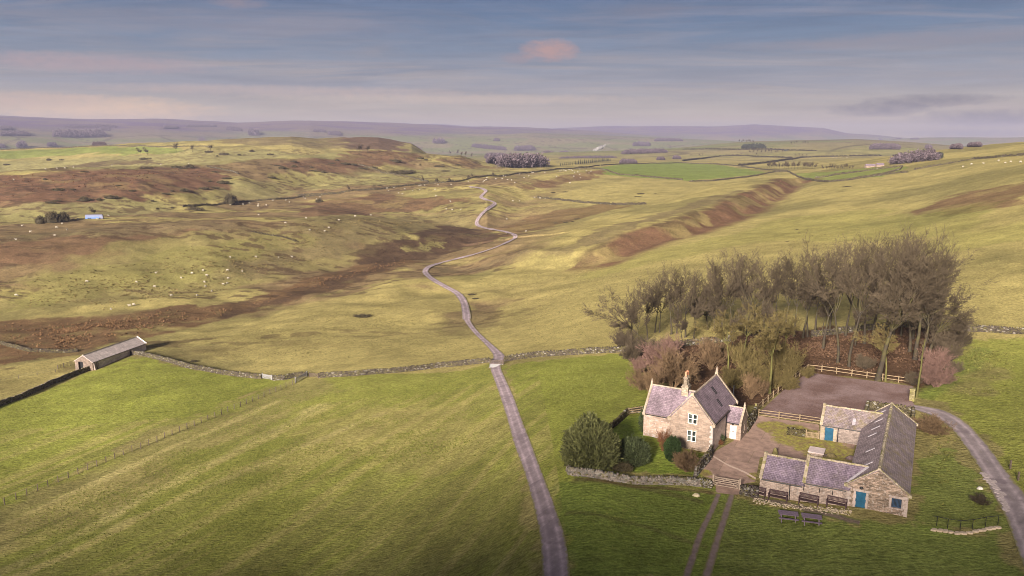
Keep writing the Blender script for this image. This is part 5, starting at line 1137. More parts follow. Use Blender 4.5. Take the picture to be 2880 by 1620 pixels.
def plant(pr, loc, label, cat='tree', rz=0, s=1., group=None, name=None, twig=None, bark=None, sx=1.):
    t = thing(name or pr['name'], label, cat, loc, rz, group); t.scale = (s * sx, s * sx, s)
    key = ('m', twig or pr['twig'], bark or pr['bark'])
    if key not in pr:
        a, b = pr['trunk'].copy(), pr['crown'].copy(); a.materials.clear(); b.materials.clear(); a.materials.append(M[key[2]]); b.materials.append(M[key[1]]); pr[key] = (a, b)
    link('trunk' if cat == 'tree' else 'stem', pr[key][0], None, t); link('crown' if cat == 'tree' else 'twigs', pr[key][1], None, t)
    return t
def put(pr, ub, vb, vt, label, s2=1., **k):
    """stand a plant where the base pixel meets the ground, as tall as its top pixel says"""
    w = G1(ub, vb); r = np.hypot(w[0], w[1]); hh = H + r * float(elev(ub, vt)) - w[2]
    return plant(pr, w, label, s=hh / pr['h'] * s2, **k)
def z3(x, y): return (1466.8 + x * .4028, 554.5 + y * .4028)

def copse():
    SP = {}
    SP['a'] = make_tree('bare_tree', 1, 22, .37, .28, dict())
    SP['b'] = make_tree('bare_tree', 2, 22, .44, .24, dict(ang=[(12, 28), (16, 36), (18, 42), (18, 46), (0, 0)]))
    SP['c'] = make_tree('bare_tree', 3, 22, .37, .36, dict(ang=[(24, 54), (20, 44), (20, 46), (20, 50), (0, 0)], kids=[4, 10, 7, 5, 0], fork=[4, 2, 2, 2, 0]))
    SP['d'] = make_tree('bare_tree', 4, 20, .35, .24, dict(jit=.12, ang=[(15, 36), (18, 42), (18, 46), (20, 50), (0, 0)]), lean=(.08, 0))
    SP['l'] = make_tree('bare_tree', 5, 14, .32, .24, dict(trop=[.02, .03, .03, .02, 0], jit=.11, kids=[4, 8, 5, 4, 0]), lean=(-.8, 0))
    SP['w'] = make_tree('bare_tree', 6, 15, .24, .26, dict(trop=[.03, .01, .02, 0, 0], ang=[(40, 70), (30, 60), (30, 65), (25, 65), (0, 0)], kids=[5, 8, 5, 4, 0]), lean=(.2, 0))
    SP['m'] = make_tree('mossy_tree', 7, 13, .45, .2, dict(trop=[.03, .06, .03, .0, 0], jit=.14, kids=[3, 6, 5, 4, 0]), bark='mossbark', twig='olivetwig')
    SP['s'] = make_tree('bare_tree', 8, 11, .36, .15, dict(kids=[2, 6, 5, 4, 0]), twig='twig')
    N = 'counted from the road end of the copse'
    T = [('l',(400,770),430,'leaning bare tree at the road end of the copse, boughs over the field',0),
         ('a',(402,745),375,'dense bare tree standing next to the leaning one at the road end of the copse',1),
         ('d',(478,700),325,'slim bare tree behind the pair of dark close trunks near the road end',2),
         ('a',(552,712),264,'bare tree with round top, first of two close dark trunks near the road end',.6),
         ('b',(585,706),300,'slim bare tree, second of the two close dark trunks near the road end',2.2),
         ('w',(780,680),335,'low wide bare tree with level boughs, just before the V-shaped tree',3.6),
         ('d',(930,700),198,'tall bare tree with a forked V-shaped crown in the middle of the copse',3.3),
         ('a',(1022,705),196,'tall bare tree with narrow dense crown, next to the V-shaped one',4.1),
         ('b',(1212,700),248,'thin twin-limbed bare tree between the narrow crowned and the sinuous trees',1.1),
         ('a',(1316,725),192,'bare tree with bent trunk and round crown beside the sinuous pair',5.),
         ('d',(1372,735),212,'sinuous bare tree, the straighter of the two wavy trunks mid copse',.2),
         ('d',(1402,728),230,'sinuous bare tree, the wavier of the two trunks mid copse',2.9),
         ('b',(1590,890),122,'tall straight bare tree before the great domed crown, its trunk bare halfway up',.4),
         ('b',(1660,912),108,'very straight bare trunk standing close to the leaf litter, left bare nearly to its top',3.1),
         ('a',(1756,770),150,'bare tree with dark trunk half hidden behind the straight one',1.7),
         ('c',(1842,1000),66,'largest bare tree of the copse, broad domed crown above the car park fence',.3),
         ('a',(1938,720),98,'bare tree with mossy foot inside the great dome, first of three close stems',2.4),
         ('b',(1985,720),102,'bare tree inside the great dome, second of three close stems',5.2),
         ('c',(2072,870),145,'bare tree with wide crown at the shoulder of the great dome',1.9),
         ('a',(2120,870),240,'bare tree with rounded crown at the hill end of the copse',4.4),
         ('w',(2160,830),330,'wide spreading bare tree at the hill end, boughs reaching over the wall',0),
         ('m',(1888,1004),640,'short mossy green trunk standing just behind the car park fence',.8),
         ('m',(1165,1080),560,'mossy olive tree in the thicket behind the farmhouse roof',2.),
         ('m',(1000,900),520,'olive tree of crooked boughs in the middle of the thicket',4.),
         ('s',(1490,720),430,'small bare tree seen in the gap before the straight trunks',1.),
         ('s',(1120,720),470,'small bare tree behind the narrow crowned one',3.),
         ('s',(690,740),420,'small bare tree between road end trees and the wide low tree',3.),
         ('s',(1700,780),420,'small bare tree between the straight trunks and the great dome',2.),
         ('m',(905,960),560,'crooked olive tree in the thicket nearest the chimney',1.),
         ('m',(1255,900),560,'olive tree of the thicket nearest the car park corner',5.),
         ('s',(1060,860),520,'slim small tree in the middle of the thicket',.7),
         ('s',(930,800),500,'slim small tree in the thicket under the V-shaped tree',2.6),
         ('s',(620,800),520,'slim small tree in the thicket behind the pink shrub',4.6),
         ('s',(1210,800),500,'slim small tree in the thicket under the twin-limbed tree',5.6),
         ('d',(330,800),420,'many limbed bare tree beside the leaning one, above the wall end',1.4),
         ('a',(640,730),300,'bare tree between the close dark trunks and the wide low tree',2.),
         ('a',(860,720),230,'bare tree just before the V-shaped tree, its crown overlapping it',4.8),
         ('a',(1130,720),240,'bare tree between the narrow crowned and the thin twin-limbed trees',.9),
         ('a',(1500,800),200,'bare tree in the gap just before the straight trunks',3.3),
         ('a',(2040,820),110,'bare tree behind the wide crown at the dome shoulder',.6),
         ('s',(860,730),420,'small bare tree just in front of the V-shaped tree',5.)]
    for k, b, vt, lb, rz in T:
        lb = lb.replace(', left bare nearly to its top', ', bare nearly to its top'); u, v = z3(*b)
        put(SP[k], u, v, 554.5 + vt * .4028, lb, rz=rz if k not in 'lw' else (0 if k == 'l' else rz), sx=1.35 if k == 'c' else 1.4 if k in 'ad' else 1.25)
    rq = random.Random(41)
    for k, b, vt in [('a',(300,740),400),('d',(450,700),310),('a',(700,690),330),('b',(820,690),260),('a',(980,690),215),('d',(1080,690),220),('a',(1260,690),215),('a',(1450,700),215),('b',(1540,700),150),('a',(1640,720),130),('b',(1700,720),120),('a',(1810,720),100),('d',(1890,720),92),('a',(2060,740),112),('a',(2150,760),170),('d',(2200,790),230)]:
        u, v = z3(*b); put(SP[k], u, v, 554.5 + vt * .4028, 'bare tree in the back row of the copse, along its open field side', rz=rq.uniform(0, 6.28), sx=1.3, group='back row of the copse')
    u, v = z3(2082, 1108); q = make_tree('mossy_tree', 12, 14, .75, .26, dict(kids=[2, 4, 4, 3, 0], start=[.7, .25, .25, .2, 0]), lean=(.13, .1), bark='mossbark', twig='twig', mx=3)
    put(q, u, v, 554.5 + 700 * .4028, 'leaning moss covered trunk beside the mossy gate pillar', bark='mossbark')
    # thicket of shrubs
    FOUNT = dict(trop=[.0, -.015, -.02, 0, 0], jit=.09, kids=[3, 3, 2, 0, 0], step=[.8, .6, .5, .4, .4], start=[.25, .3, .2, .2, 0], ang=[(12, 35), (18, 45), (20, 50), (25, 60), (0, 0)], len=[(.4, .65), (.35, .6), (.35, .6), (.35, .6), (0, 0)], fork=[2, 2, 2, 0, 0], flen=[(.4, .6), (.4, .6), (.4, .6), (.4, .6), (0, 0)], rmin=.017, trunklv=0)
    def shrub(seed, h, n, sp, tilt):
        t = Tree(seed); s2 = dict(FOUNT); s2.update(sp); rg = np.random.default_rng(seed + 90)
        for i in range(n):
            a = rg.uniform(0, 2 * math.pi); tl = rg.uniform(.05, tilt); d = norm(np.array([math.cos(a) * tl, math.sin(a) * tl, 1.])); t.branch(np.array([math.cos(a) * .25, math.sin(a) * .25, -.2]), d, h * rg.uniform(.45, .75), .045, 0, 3, s2)
        m0, m1 = t.mesh(0, 'stem'), t.mesh(1, 'twigs'); zs = np.empty(len(m1.vertices) * 3, np.float32); m1.vertices.foreach_get('co', zs); z = np.percentile(zs.reshape(-1, 3)[:, 2], 99.5)
        for m in (m0, m1): m.transform(__import__('mathutils').Matrix.Scale(h / z, 4))
        return dict(h=h, trunk=m0, crown=m1, bark='bark', twig='twig', name='bare_shrub')
    S1, S2, S3 = shrub(21, 5, 26, {}, .75), shrub(22, 5, 20, dict(trop=[.05, .05, .02, 0, 0], jit=.13), .9), shrub(23, 4, 30, dict(jit=.12, kids=[5, 5, 3, 0, 0]), 1.1)
    rg = random.Random(77)
    TH = dict(pinktwig=('pinkish bare shrub of fine upright twigs in the copse thicket', 'pink bare shrubs of the thicket'), tantwig=('tan bare shrub with arching stems at the foot of the copse', 'tan arching shrubs of the thicket'), olivetwig=('olive mossy shrub of tangled twigs in the copse thicket', 'olive tangled shrubs of the thicket'), twig=('dull brown bare shrub under the tall trees', 'brown shrubs under the tall trees'))
    for mt, bk, items in [('pinktwig','pinktwig',[(480,960,720,S1,1.1),(345,960,840,S1,1.),(2190,960,770,S1,1.1),(2200,1040,880,S3,1.),(540,850,690,S2,1.)]),
                      ('tantwig','tantwig',[(560,1045,770,S1,1.1),(800,930,700,S1,1.),(1050,1115,930,S1,.75),(430,1110,870,S2,.7),(360,1060,930,S3,1.),(620,1020,850,S3,1.),(1120,1100,980,S1,.9)]),
                      ('olivetwig','olivetwig',[(1000,970,720,S2,1.),(1205,965,720,S1,1.),(1290,985,745,S2,1.),(1190,1050,900,S3,1.1),(1060,1020,860,S3,1.),(950,1050,900,S3,1.),(1280,1060,960,S3,1.),(1400,985,900,S3,.8),(990,880,740,S1,1.1),(880,880,740,S1,1.)]),
                      ('twig','bark',[(270,800,650,S2,1.),(330,850,700,S1,1.),(2290,880,740,S1,1.2),(2340,800,650,S1,1.3),(2230,830,640,S1,1.),(230,790,690,S3,1.),(300,880,760,S3,1.),(1760,930,830,S3,.9),(2060,1030,930,S3,.8),(2300,960,860,S3,1.),(450,850,700,S2,1.)])]:
        lb, gp = TH[mt]
        for x, y, vt, pr, sx in items:
            u, v = z3(x, y); put(pr, u, v, 554.5 + (vt + .16 * (y - vt)) * .4028, lb, cat='shrub', rz=rg.uniform(0, 6.28), sx=sx, group=gp, name='bare_shrub', twig=mt, bark=bk)
    # shrubs of the farmhouse garden
    put(S2, *zg(915, 930), zg(0, 745)[1], 'russet twiggy shrub against the farmhouse gable wall', cat='shrub', twig='redtwig', bark='redtwig', sx=.6, name='bare_shrub')
    put(S3, *zg(1120, 1105), zg(0, 930)[1], 'tan twiggy bush inside the garden wall corner', cat='shrub', twig='tantwig', bark='tantwig', sx=.95, name='bare_shrub')
    put(S3, *z5(590, 375), z5(0, 250)[1], 'tan dead growth on the bank behind the barn', cat='shrub', twig='tantwig', bark='tantwig', sx=1.5, name='bare_shrub')
    put(S3, *z5(960, 905), z5(0, 840)[1], 'brown brambles in the grass between barn and lane', cat='shrub', twig='twig', bark='bark', sx=1.5, name='bramble')
    put(S3, *zh(1310, 1235), zh(0, 1160)[1], 'brown dead shrub at the foot of the pale side wall', cat='shrub', twig='redtwig', bark='bark', sx=1.2, name='bare_shrub')
    return SP, S1, S2, S3

def leafy(name, seed, rx, ry, hz, mat, n_cl=420, per=34, leaf=.16, up=.5, shape=None, z0=.15, lump=.18, core=.82):
    """dense evergreen: a dark core and leaf sprays over its surface"""
    rg = np.random.default_rng(seed); d = rg.normal(size=(n_cl, 3)); d /= np.linalg.norm(d, axis=1)[:, None]; d[:, 2] = np.abs(d[:, 2]) * 1.15 - .28; d /= np.linalg.norm(d, axis=1)[:, None]
    prof = lambda zz: np.ones_like(zz) if shape is None else shape(zz)
    lumpy = 1 + lump * (fbm(np.arctan2(d[:, 1], d[:, 0]) * 2.2 + 9, d[:, 2] * 3 + 5, 3, seed) - .5) * 2
    c = d * lumpy[:, None] * rg.uniform(.78, 1.03, (n_cl, 1)); hh = (c[:, 2] + .36) / 1.36
    cz = np.clip(hh, 0, 1.1) * hz + z0; sc = prof(np.clip(hh, 0, 1)); cx = c[:, 0] * rx * sc; cy = c[:, 1] * ry * sc
    cen = np.c_[cx, cy, cz]; N = n_cl * per; k = np.repeat(np.arange(n_cl), per); nd = d[k] * np.array([1, 1, .7]) + np.array([0, 0, up])
    dirs = nd + rg.normal(size=(N, 3)) * .55; dirs /= np.linalg.norm(dirs, axis=1)[:, None]
    p = cen[k] + rg.normal(size=(N, 3)) * leaf * 1.15 * np.array([1, 1, 1.2]); side = np.cross(dirs, rg.normal(size=(N, 3))); side /= np.linalg.norm(side, axis=1)[:, None]
    L = leaf * rg.uniform(.7, 1.5, (N, 1)); v = np.stack([p - side * L * .32, p + side * L * .32, p + dirs * L * 1.5 + side * L * .1, p + dirs * L * 1.5 - side * L * .1], 1).reshape(-1, 3); v[:, 2] = np.maximum(v[:, 2], .02)
    f = np.arange(4 * N).reshape(-1, 4); tint = np.repeat(np.clip(rg.uniform(.1, .9, n_cl)[k] * .6 + rg.uniform(0, .5, N), 0, 1), 4)
    th = np.linspace(0, 2 * math.pi, 20, endpoint=False); R_ = []
    for zz in np.linspace(0, 1, 9):
        rr = math.sqrt(max(0, 1 - ((zz * 1.36 - .36)) ** 2)) * core * float(prof(np.array([zz]))[0]); R_.append(np.c_[np.cos(th) * rx * rr, np.sin(th) * ry * rr, np.full(20, zz * hz * .93 + z0 * .3)])
    cv = np.concatenate(R_); i = np.arange(8)[:, None] * 20; j = np.arange(20)[None]; cf = np.stack([i + j, i + (j + 1) % 20, i + 20 + (j + 1) % 20, i + 20 + j], -1).reshape(-1, 4)
    me = npmesh(name, np.concatenate([v, cv]), np.concatenate([f, cf + len(v)])); set_attr(me, 'tint', np.r_[tint, np.full(len(cv), .02)]); me.materials.append(M[mat]); return me
def garden():
    def stand(nm, me, label, cat, loc, stem=.3, hz=2., part='foliage'):
        t = thing(nm, label, cat, loc); link(part, me, None, t); MB().tube((0, 0, -.4), (0, 0, hz), stem, stem * .6).build('trunk' if cat == 'tree' else 'stem', 'bark', t, uv=False); return t
    w = G1(*zg(310, 1045)); me = leafy('yew', 31, 3.15, 3.1, 6.0, 'yew', 1300, 40, .22, .75, lambda z: .72 + .36 * np.sin(np.clip(z * 1.1 + .1, 0, 1) * math.pi) ** .7, lump=.22, core=.8); stand('yew_tree', me, 'big rounded dark yew tree inside the garden wall', 'tree', w, .45, 3.5, 'crown')
    w = G1(*zg(655, 1015)); me = leafy('rhododendron', 32, 2.15, 1.9, 2.6, 'rhodo', 620, 36, .17, .45, lump=.14, core=.85); stand('evergreen_bush', me, 'low domed grey green evergreen bush beside the yew', 'shrub', w, .1, 1.)
    w = G1(*zg(995, 1015)); me = leafy('clipped', 33, 1.08, 1.05, 3.1, 'topiary', 420, 34, .10, 1.3, lambda z: .55 + .5 * np.clip(z * 1.5, 0, 1) ** .8, lump=.05, core=.9); stand('clipped_bush', me, 'upright clipped dark green bush in front of the farmhouse gable', 'shrub', w, .12, 1.2)
    w = FH.w(-10.9, 3.6); w[2] = -.2; me = leafy('climber', 34, .7, 1.9, 3.4, 'ivy', 220, 26, .14, .3, lump=.2); stand('climbing_shrub', me, 'dark evergreen climber on the end wall of the farmhouse wing', 'shrub', w, .08, 1.)
    w = G1(*zg(575, 1095)); me = leafy('low', 35, 1.2, .7, .5, 'gorse', 90, 22, .12, .3); stand('low_shrub', me, 'small dark shrub on the lawn just inside the garden wall', 'shrub', w, .05, .2)
    w = G1(*zg(1400, 858)); me = leafy('low', 36, .5, .5, .8, 'ivy', 60, 22, .12, .3); stand('low_shrub', me, 'small green plant by the drainpipe at the pale side wall', 'shrub', w, .04, .3)

def tufts(name, n, polys, hgt, col, var, seed, spread=.22, blades=6, near=0, far=1e9):
    """rush and grass tussocks scattered over land polygons: one mass of ground cover"""
    rg = np.random.default_rng(seed); P = []
    ws = [G(p) for p in polys]; ar = np.array([abs(np.sum(w[:, 0] * np.roll(w[:, 1], -1) - w[:, 1] * np.roll(w[:, 0], -1))) / 2 for w in ws]); ar = ar / ar.sum()
    for w, a in zip(ws, ar):
        m = int(n * a * 3.2) + 10; x = rg.uniform(w[:, 0].min(), w[:, 0].max(), m); y = rg.uniform(w[:, 1].min(), w[:, 1].max(), m)
        dd = pip(w, x, y); rr = np.hypot(x, y).mean() * .1; ok = (sstep(0, -rr, dd) > rg.random(m) * .9) & (fbm(x / 9, y / 6, 3, seed) > rg.uniform(.3, .62, m)); P.append(np.c_[x[ok], y[ok]][:int(n * a) + 1])
    p = np.concatenate(P); r = np.hypot(p[:, 0], p[:, 1]); p = p[(r > near) & (r < far)]; n = len(p); z = zt(p[:, 0], p[:, 1])
    N = n * blades; k = np.repeat(np.arange(n), blades); s = rg.uniform(.6, 1.35, n)[k]; a = rg.uniform(0, 2 * math.pi, N); b = np.c_[p[k, 0] + np.cos(a) * spread * s * rg.uniform(.1, .6, N), p[k, 1] + np.sin(a) * spread * s * rg.uniform(.1, .6, N), z[k] - .03]
    tip = b + np.c_[np.cos(a) * spread * s * .9, np.sin(a) * spread * s * .9, hgt * s * rg.uniform(.6, 1.2, N)]; sd = np.c_[-np.sin(a), np.cos(a), np.zeros(N)] * (spread * .38 * s)[:, None]
    v = np.stack([b - sd, b + sd, tip], 1).reshape(-1, 3); f = np.arange(3 * N).reshape(-1, 3); c = np.array(col)[None] * (1 + var * rg.uniform(-1, 1, (n, 1)))[k]; c = np.repeat(c, 3, 0)
    me = npmesh(name, v, f); set_attr(me, 'cover', c); tag(link(name, me, 'tuft'), kind='stuff')
def groundcover():
    tufts('bracken', 9000, [COVER[3][3], COVER[4][3], COVER[9][3], COVER[10][3]], .9, (.13, .072, .04), .45, 70, .9, 6)
    tufts('rushes', 15000, [[(-40,818),(300,792),(560,768),(800,693),(1010,648),(1060,660),(900,706),(700,766),(560,803),(380,846),(200,888),(60,906),(-40,922)]], .6, (.135, .080, .042), .45, 61, .42, 6)
    tufts('heather', 5000, [[(875,640),(940,612),(1030,602),(1060,578),(1160,572),(1272,590),(1150,632),(1075,655),(980,662),(905,668)], [(860,690),(960,662),(1020,660),(900,704),(700,766),(560,798),(700,750)]], .5, (.065, .042, .028), .4, 62, .5, 6)
    tufts('dead_bracken', 2500, [[(1480,625),(1560,598),(1655,562),(1765,530),(1880,475),(1955,445),(2020,455),(1960,490),(1880,520),(1760,556),(1640,588),(1560,608)]], .6, (.15, .080, .042), .4, 63, .5, 5)
    tufts('meadow_grass', 26000, [[(-20,1310),(640,990),(1235,918),(1300,1130),(950,1210),(560,1460),(-20,1460)], [(1275,918),(1580,892),(1600,1010),(1450,1090),(1440,1200),(1700,1240),(1700,1460),(1440,1460),(1330,1130)]], .12, (.15, .16, .036), .25, 65, .2, 5)
    tufts('pasture_grass', 16000, [[(420,850),(1080,700),(1170,790),(1235,895),(660,940),(470,915)], [(1100,690),(1300,650),(1700,640),(2200,560),(2576,640),(2576,820),(2000,780),(1580,880),(1290,890),(1190,800)]], .22, (.16, .14, .055), .3, 66, .3, 5)
    tufts('long_grass', 9000, [[(2310,1020),(2390,1050),(2480,1250),(2520,1330),(2320,1320),(2312,1150)], [(2320,860),(2576,850),(2576,1000),(2400,1000)]], .2, (.11, .11, .03), .3, 67, .26, 6)
    tufts('leaf_litter', 14000, [[(1590,890),(1800,855),(2050,830),(2290,815),(2400,840),(2395,930),(2320,983),(2035,933),(1960,983),(1905,1036),(1840,1055),(1760,1008),(1650,960)]], .22, (.09, .054, .034), .4, 68, .3, 5)
    tufts('moor_grass', 15000, [[(-20,710),(300,645),(700,560),(1150,525),(1190,560),(980,600),(860,660),(560,760),(0,810)]], .45, (.15, .115, .05), .45, 69, .5, 5)

# ------------------------------------------------------------------ the moor and the valley
def z5p(x, y): return (x * .33333, 268.3 + y * .33333)
def z6p(x, y): return (858.6 + x * .33333, 268.3 + y * .33333)
def z7p(x, y): return (1717.3 + x * .33333, 268.3 + y * .33333)
def z8p(x, y): return (x * .33333, 536.7 + y * .33333)
def sheep_mesh(graze):
    b = MB(); n = 10
    prof = [(-.62, .80, .06, .06), (-.56, .76, .20, .22), (-.40, .72, .29, .30), (-.1, .70, .32, .32), (.2, .71, .31, .31), (.42, .74, .25, .27), (.52, .78, .17, .19)]
    prof += [(.64, .74, .12, .13), (.74, .55, .10, .11), (.80, .36, .09, .10), (.86, .2, .07, .07), (.90, .10, .04, .04)] if graze else [(.60, .90, .12, .14), (.68, 1.02, .11, .12), (.80, 1.0, .10, .10), (.92, .94, .07, .07), (1.0, .91, .04, .04)]
    b.rings([[(x, math.cos(a) * w, z + math.sin(a) * h) for a in np.linspace(0, 2 * math.pi, n, endpoint=False)] for x, z, w, h in prof])
    for x in (-.42, .36):
        for y in (-.15, .15): b.tube((x, y, .55), (x + .03, y, -.05), .075, .04, 6)
    for y in (-.11, .11):
        e = (.78, y * 1.6, .42) if graze else (.70, y * 1.8, 1.06); b.tube(e, (e[0] - .02, e[1] * 1.7, e[2] - .02), .045, .02, 5)
    o = b.build('sheep', 'wool', uv=False, smooth=True); return o
def flock():
    s1, s2 = sheep_mesh(True), sheep_mesh(False); rg = random.Random(12); used = [0, 0]
    areas = [('white sheep on the rough pasture beyond the field barn and its brown rushes', 'sheep beyond the field barn', z8p, [(123,625),(655,520),(1030,523),(1168,560),(1178,455),(1293,627),(1368,492),(1450,457),(1488,625),(1534,437),(1560,474),(1543,523),(1552,557),(1600,592),(1686,540),(1716,533),(1722,495),(1717,435),(1828,443),(1738,337),(1932,333),(2103,338),(2203,333),(980,705),(1010,697),(838,730)]),
      ('white sheep on the grass around the white coach', 'sheep around the coach', z8p, [(230,145),(427,112),(122,205),(413,172),(508,128),(470,82),(168,98),(820,22),(733,48),(555,50),(588,48),(525,52)]),
      ('white sheep scattered over the brown moor between the coach and the winding road', 'sheep on the brown moor', z8p, [(2155,77),(2337,131),(2450,140),(2483,113),(2310,40),(1952,15),(2557,57)]),
      ('distant white sheep along the dark wall by the round bush', 'sheep by the round bush', z5p, [(1740,745),(1775,738),(1835,742),(1883,733),(1950,742),(1948,755),(2010,747),(2060,712),(2185,724),(2158,710),(2290,687),(2305,697),(2365,665),(2390,702),(2415,684)]),
      ('tiny white sheep on the pale shelf above the bracken slope', 'sheep above the bracken slope', z5p, [(345,474),(430,470),(490,467),(555,462),(845,446),(1215,440),(1425,434),(105,556)]),
      ('small white sheep grazing beside the winding road on the green slope', 'sheep beside the winding road', z6p, [(345,620),(357,640),(397,615),(433,655),(462,662),(478,625),(540,638),(587,600),(600,598),(592,630),(630,597),(708,630),(730,594),(715,678),(822,715),(825,722),(793,778),(837,782),(902,780),(105,832),(222,823),(980,617),(960,569),(830,592),(1295,715),(1345,715),(1460,690),(1500,695),(1250,852),(1395,945)]),
      ('small white sheep on the far green bank below the long dark wall', 'sheep on the far green bank', z6p, [(1072,572),(1080,563),(1093,557),(1100,541),(1165,550),(1215,547),(1225,528),(1240,530),(1255,555),(1285,558),(1310,577),(1345,513),(1380,539),(1415,527),(1440,504),(1450,500),(1537,500),(1625,530),(1650,490),(1663,483),(1680,483),(1695,487),(1720,480),(1735,478),(1745,487),(1760,500),(1800,475),(1785,497),(1800,515),(1805,540),(1850,487),(1885,492),(1870,505),(1725,580),(1755,530)]),
      ('white sheep high on the open hillside below the long hill wall', 'sheep on the hillside', z7p, [(2115,457),(2270,433),(2435,428),(2475,420),(2550,422),(2385,412),(2180,438)]),
      ('tiny pale sheep in the valley field below the ribbed hill', 'sheep in the valley field', z7p, [(1135,387),(1160,390),(1187,385),(1240,387)])]
    for lb, gp, fn, pts in areas:
        W = G([fn(*p) for p in pts])
        for w in W:
            k = rg.random() < .4; src = (s1, s2)[k]; a = rg.choice([rg.uniform(-.7, .7), math.pi + rg.uniform(-.7, .7), rg.uniform(0, 6.28)]); sc = rg.uniform(.9, 1.1) * (1 + min(.5, max(0, np.hypot(w[0], w[1]) - 500) / 1600))
            if not used[k]: o = src; o.location = w; o.rotation_euler = (0, 0, a); o.scale = (sc,) * 3; used[k] = 1
            else: o = dup(src, w, a, sc)
            tag(o, lb, 'sheep', gp)
def coach():
    w = G1(238, 551); t = thing('coach', 'white and blue coach passing on the hidden road across the moor', 'coach', w, R(14)); t.scale = (.95,) * 3
    prof = [(-6, .35), (6, .35), (6.05, 1.2), (5.85, 2.6), (5.5, 3.3), (-5.8, 3.35), (-6.05, 3.0)]
    MB().prism(prof, lambda u, v, s: (u, s, v), -1.25, 1.25).build('body', 'coachwhite', t, uv=False)
    for s in (-1, 1):
        MB().box(-5.7, 4.9, s * 1.262 - .008, s * 1.262 + .008, 1.75, 2.75).build('side_window', plain('tinted window', (.16, .2, .32), .2), t, uv=False)
        MB().box(-6, 3.5, s * 1.264 - .008, s * 1.264 + .008, .55, 1.3).build('livery_stripe', 'coachblue', t, uv=False)
        for x in (-3.9, -2.7, 3.8): MB().tube((x, s * 1.0, .48), (x, s * 1.29, .48), .5, n=14).build('wheel', 'rubber', t, uv=False)
    MB().hexa([(6.07, -1.15, 1.3), (6.07, 1.15, 1.3), (6.0, 1.15, 1.3), (6.0, -1.15, 1.3), (5.86, -1.15, 2.75), (5.86, 1.15, 2.75), (5.8, 1.15, 2.75), (5.8, -1.15, 2.75)]).build('windscreen', 'black', t, uv=False)

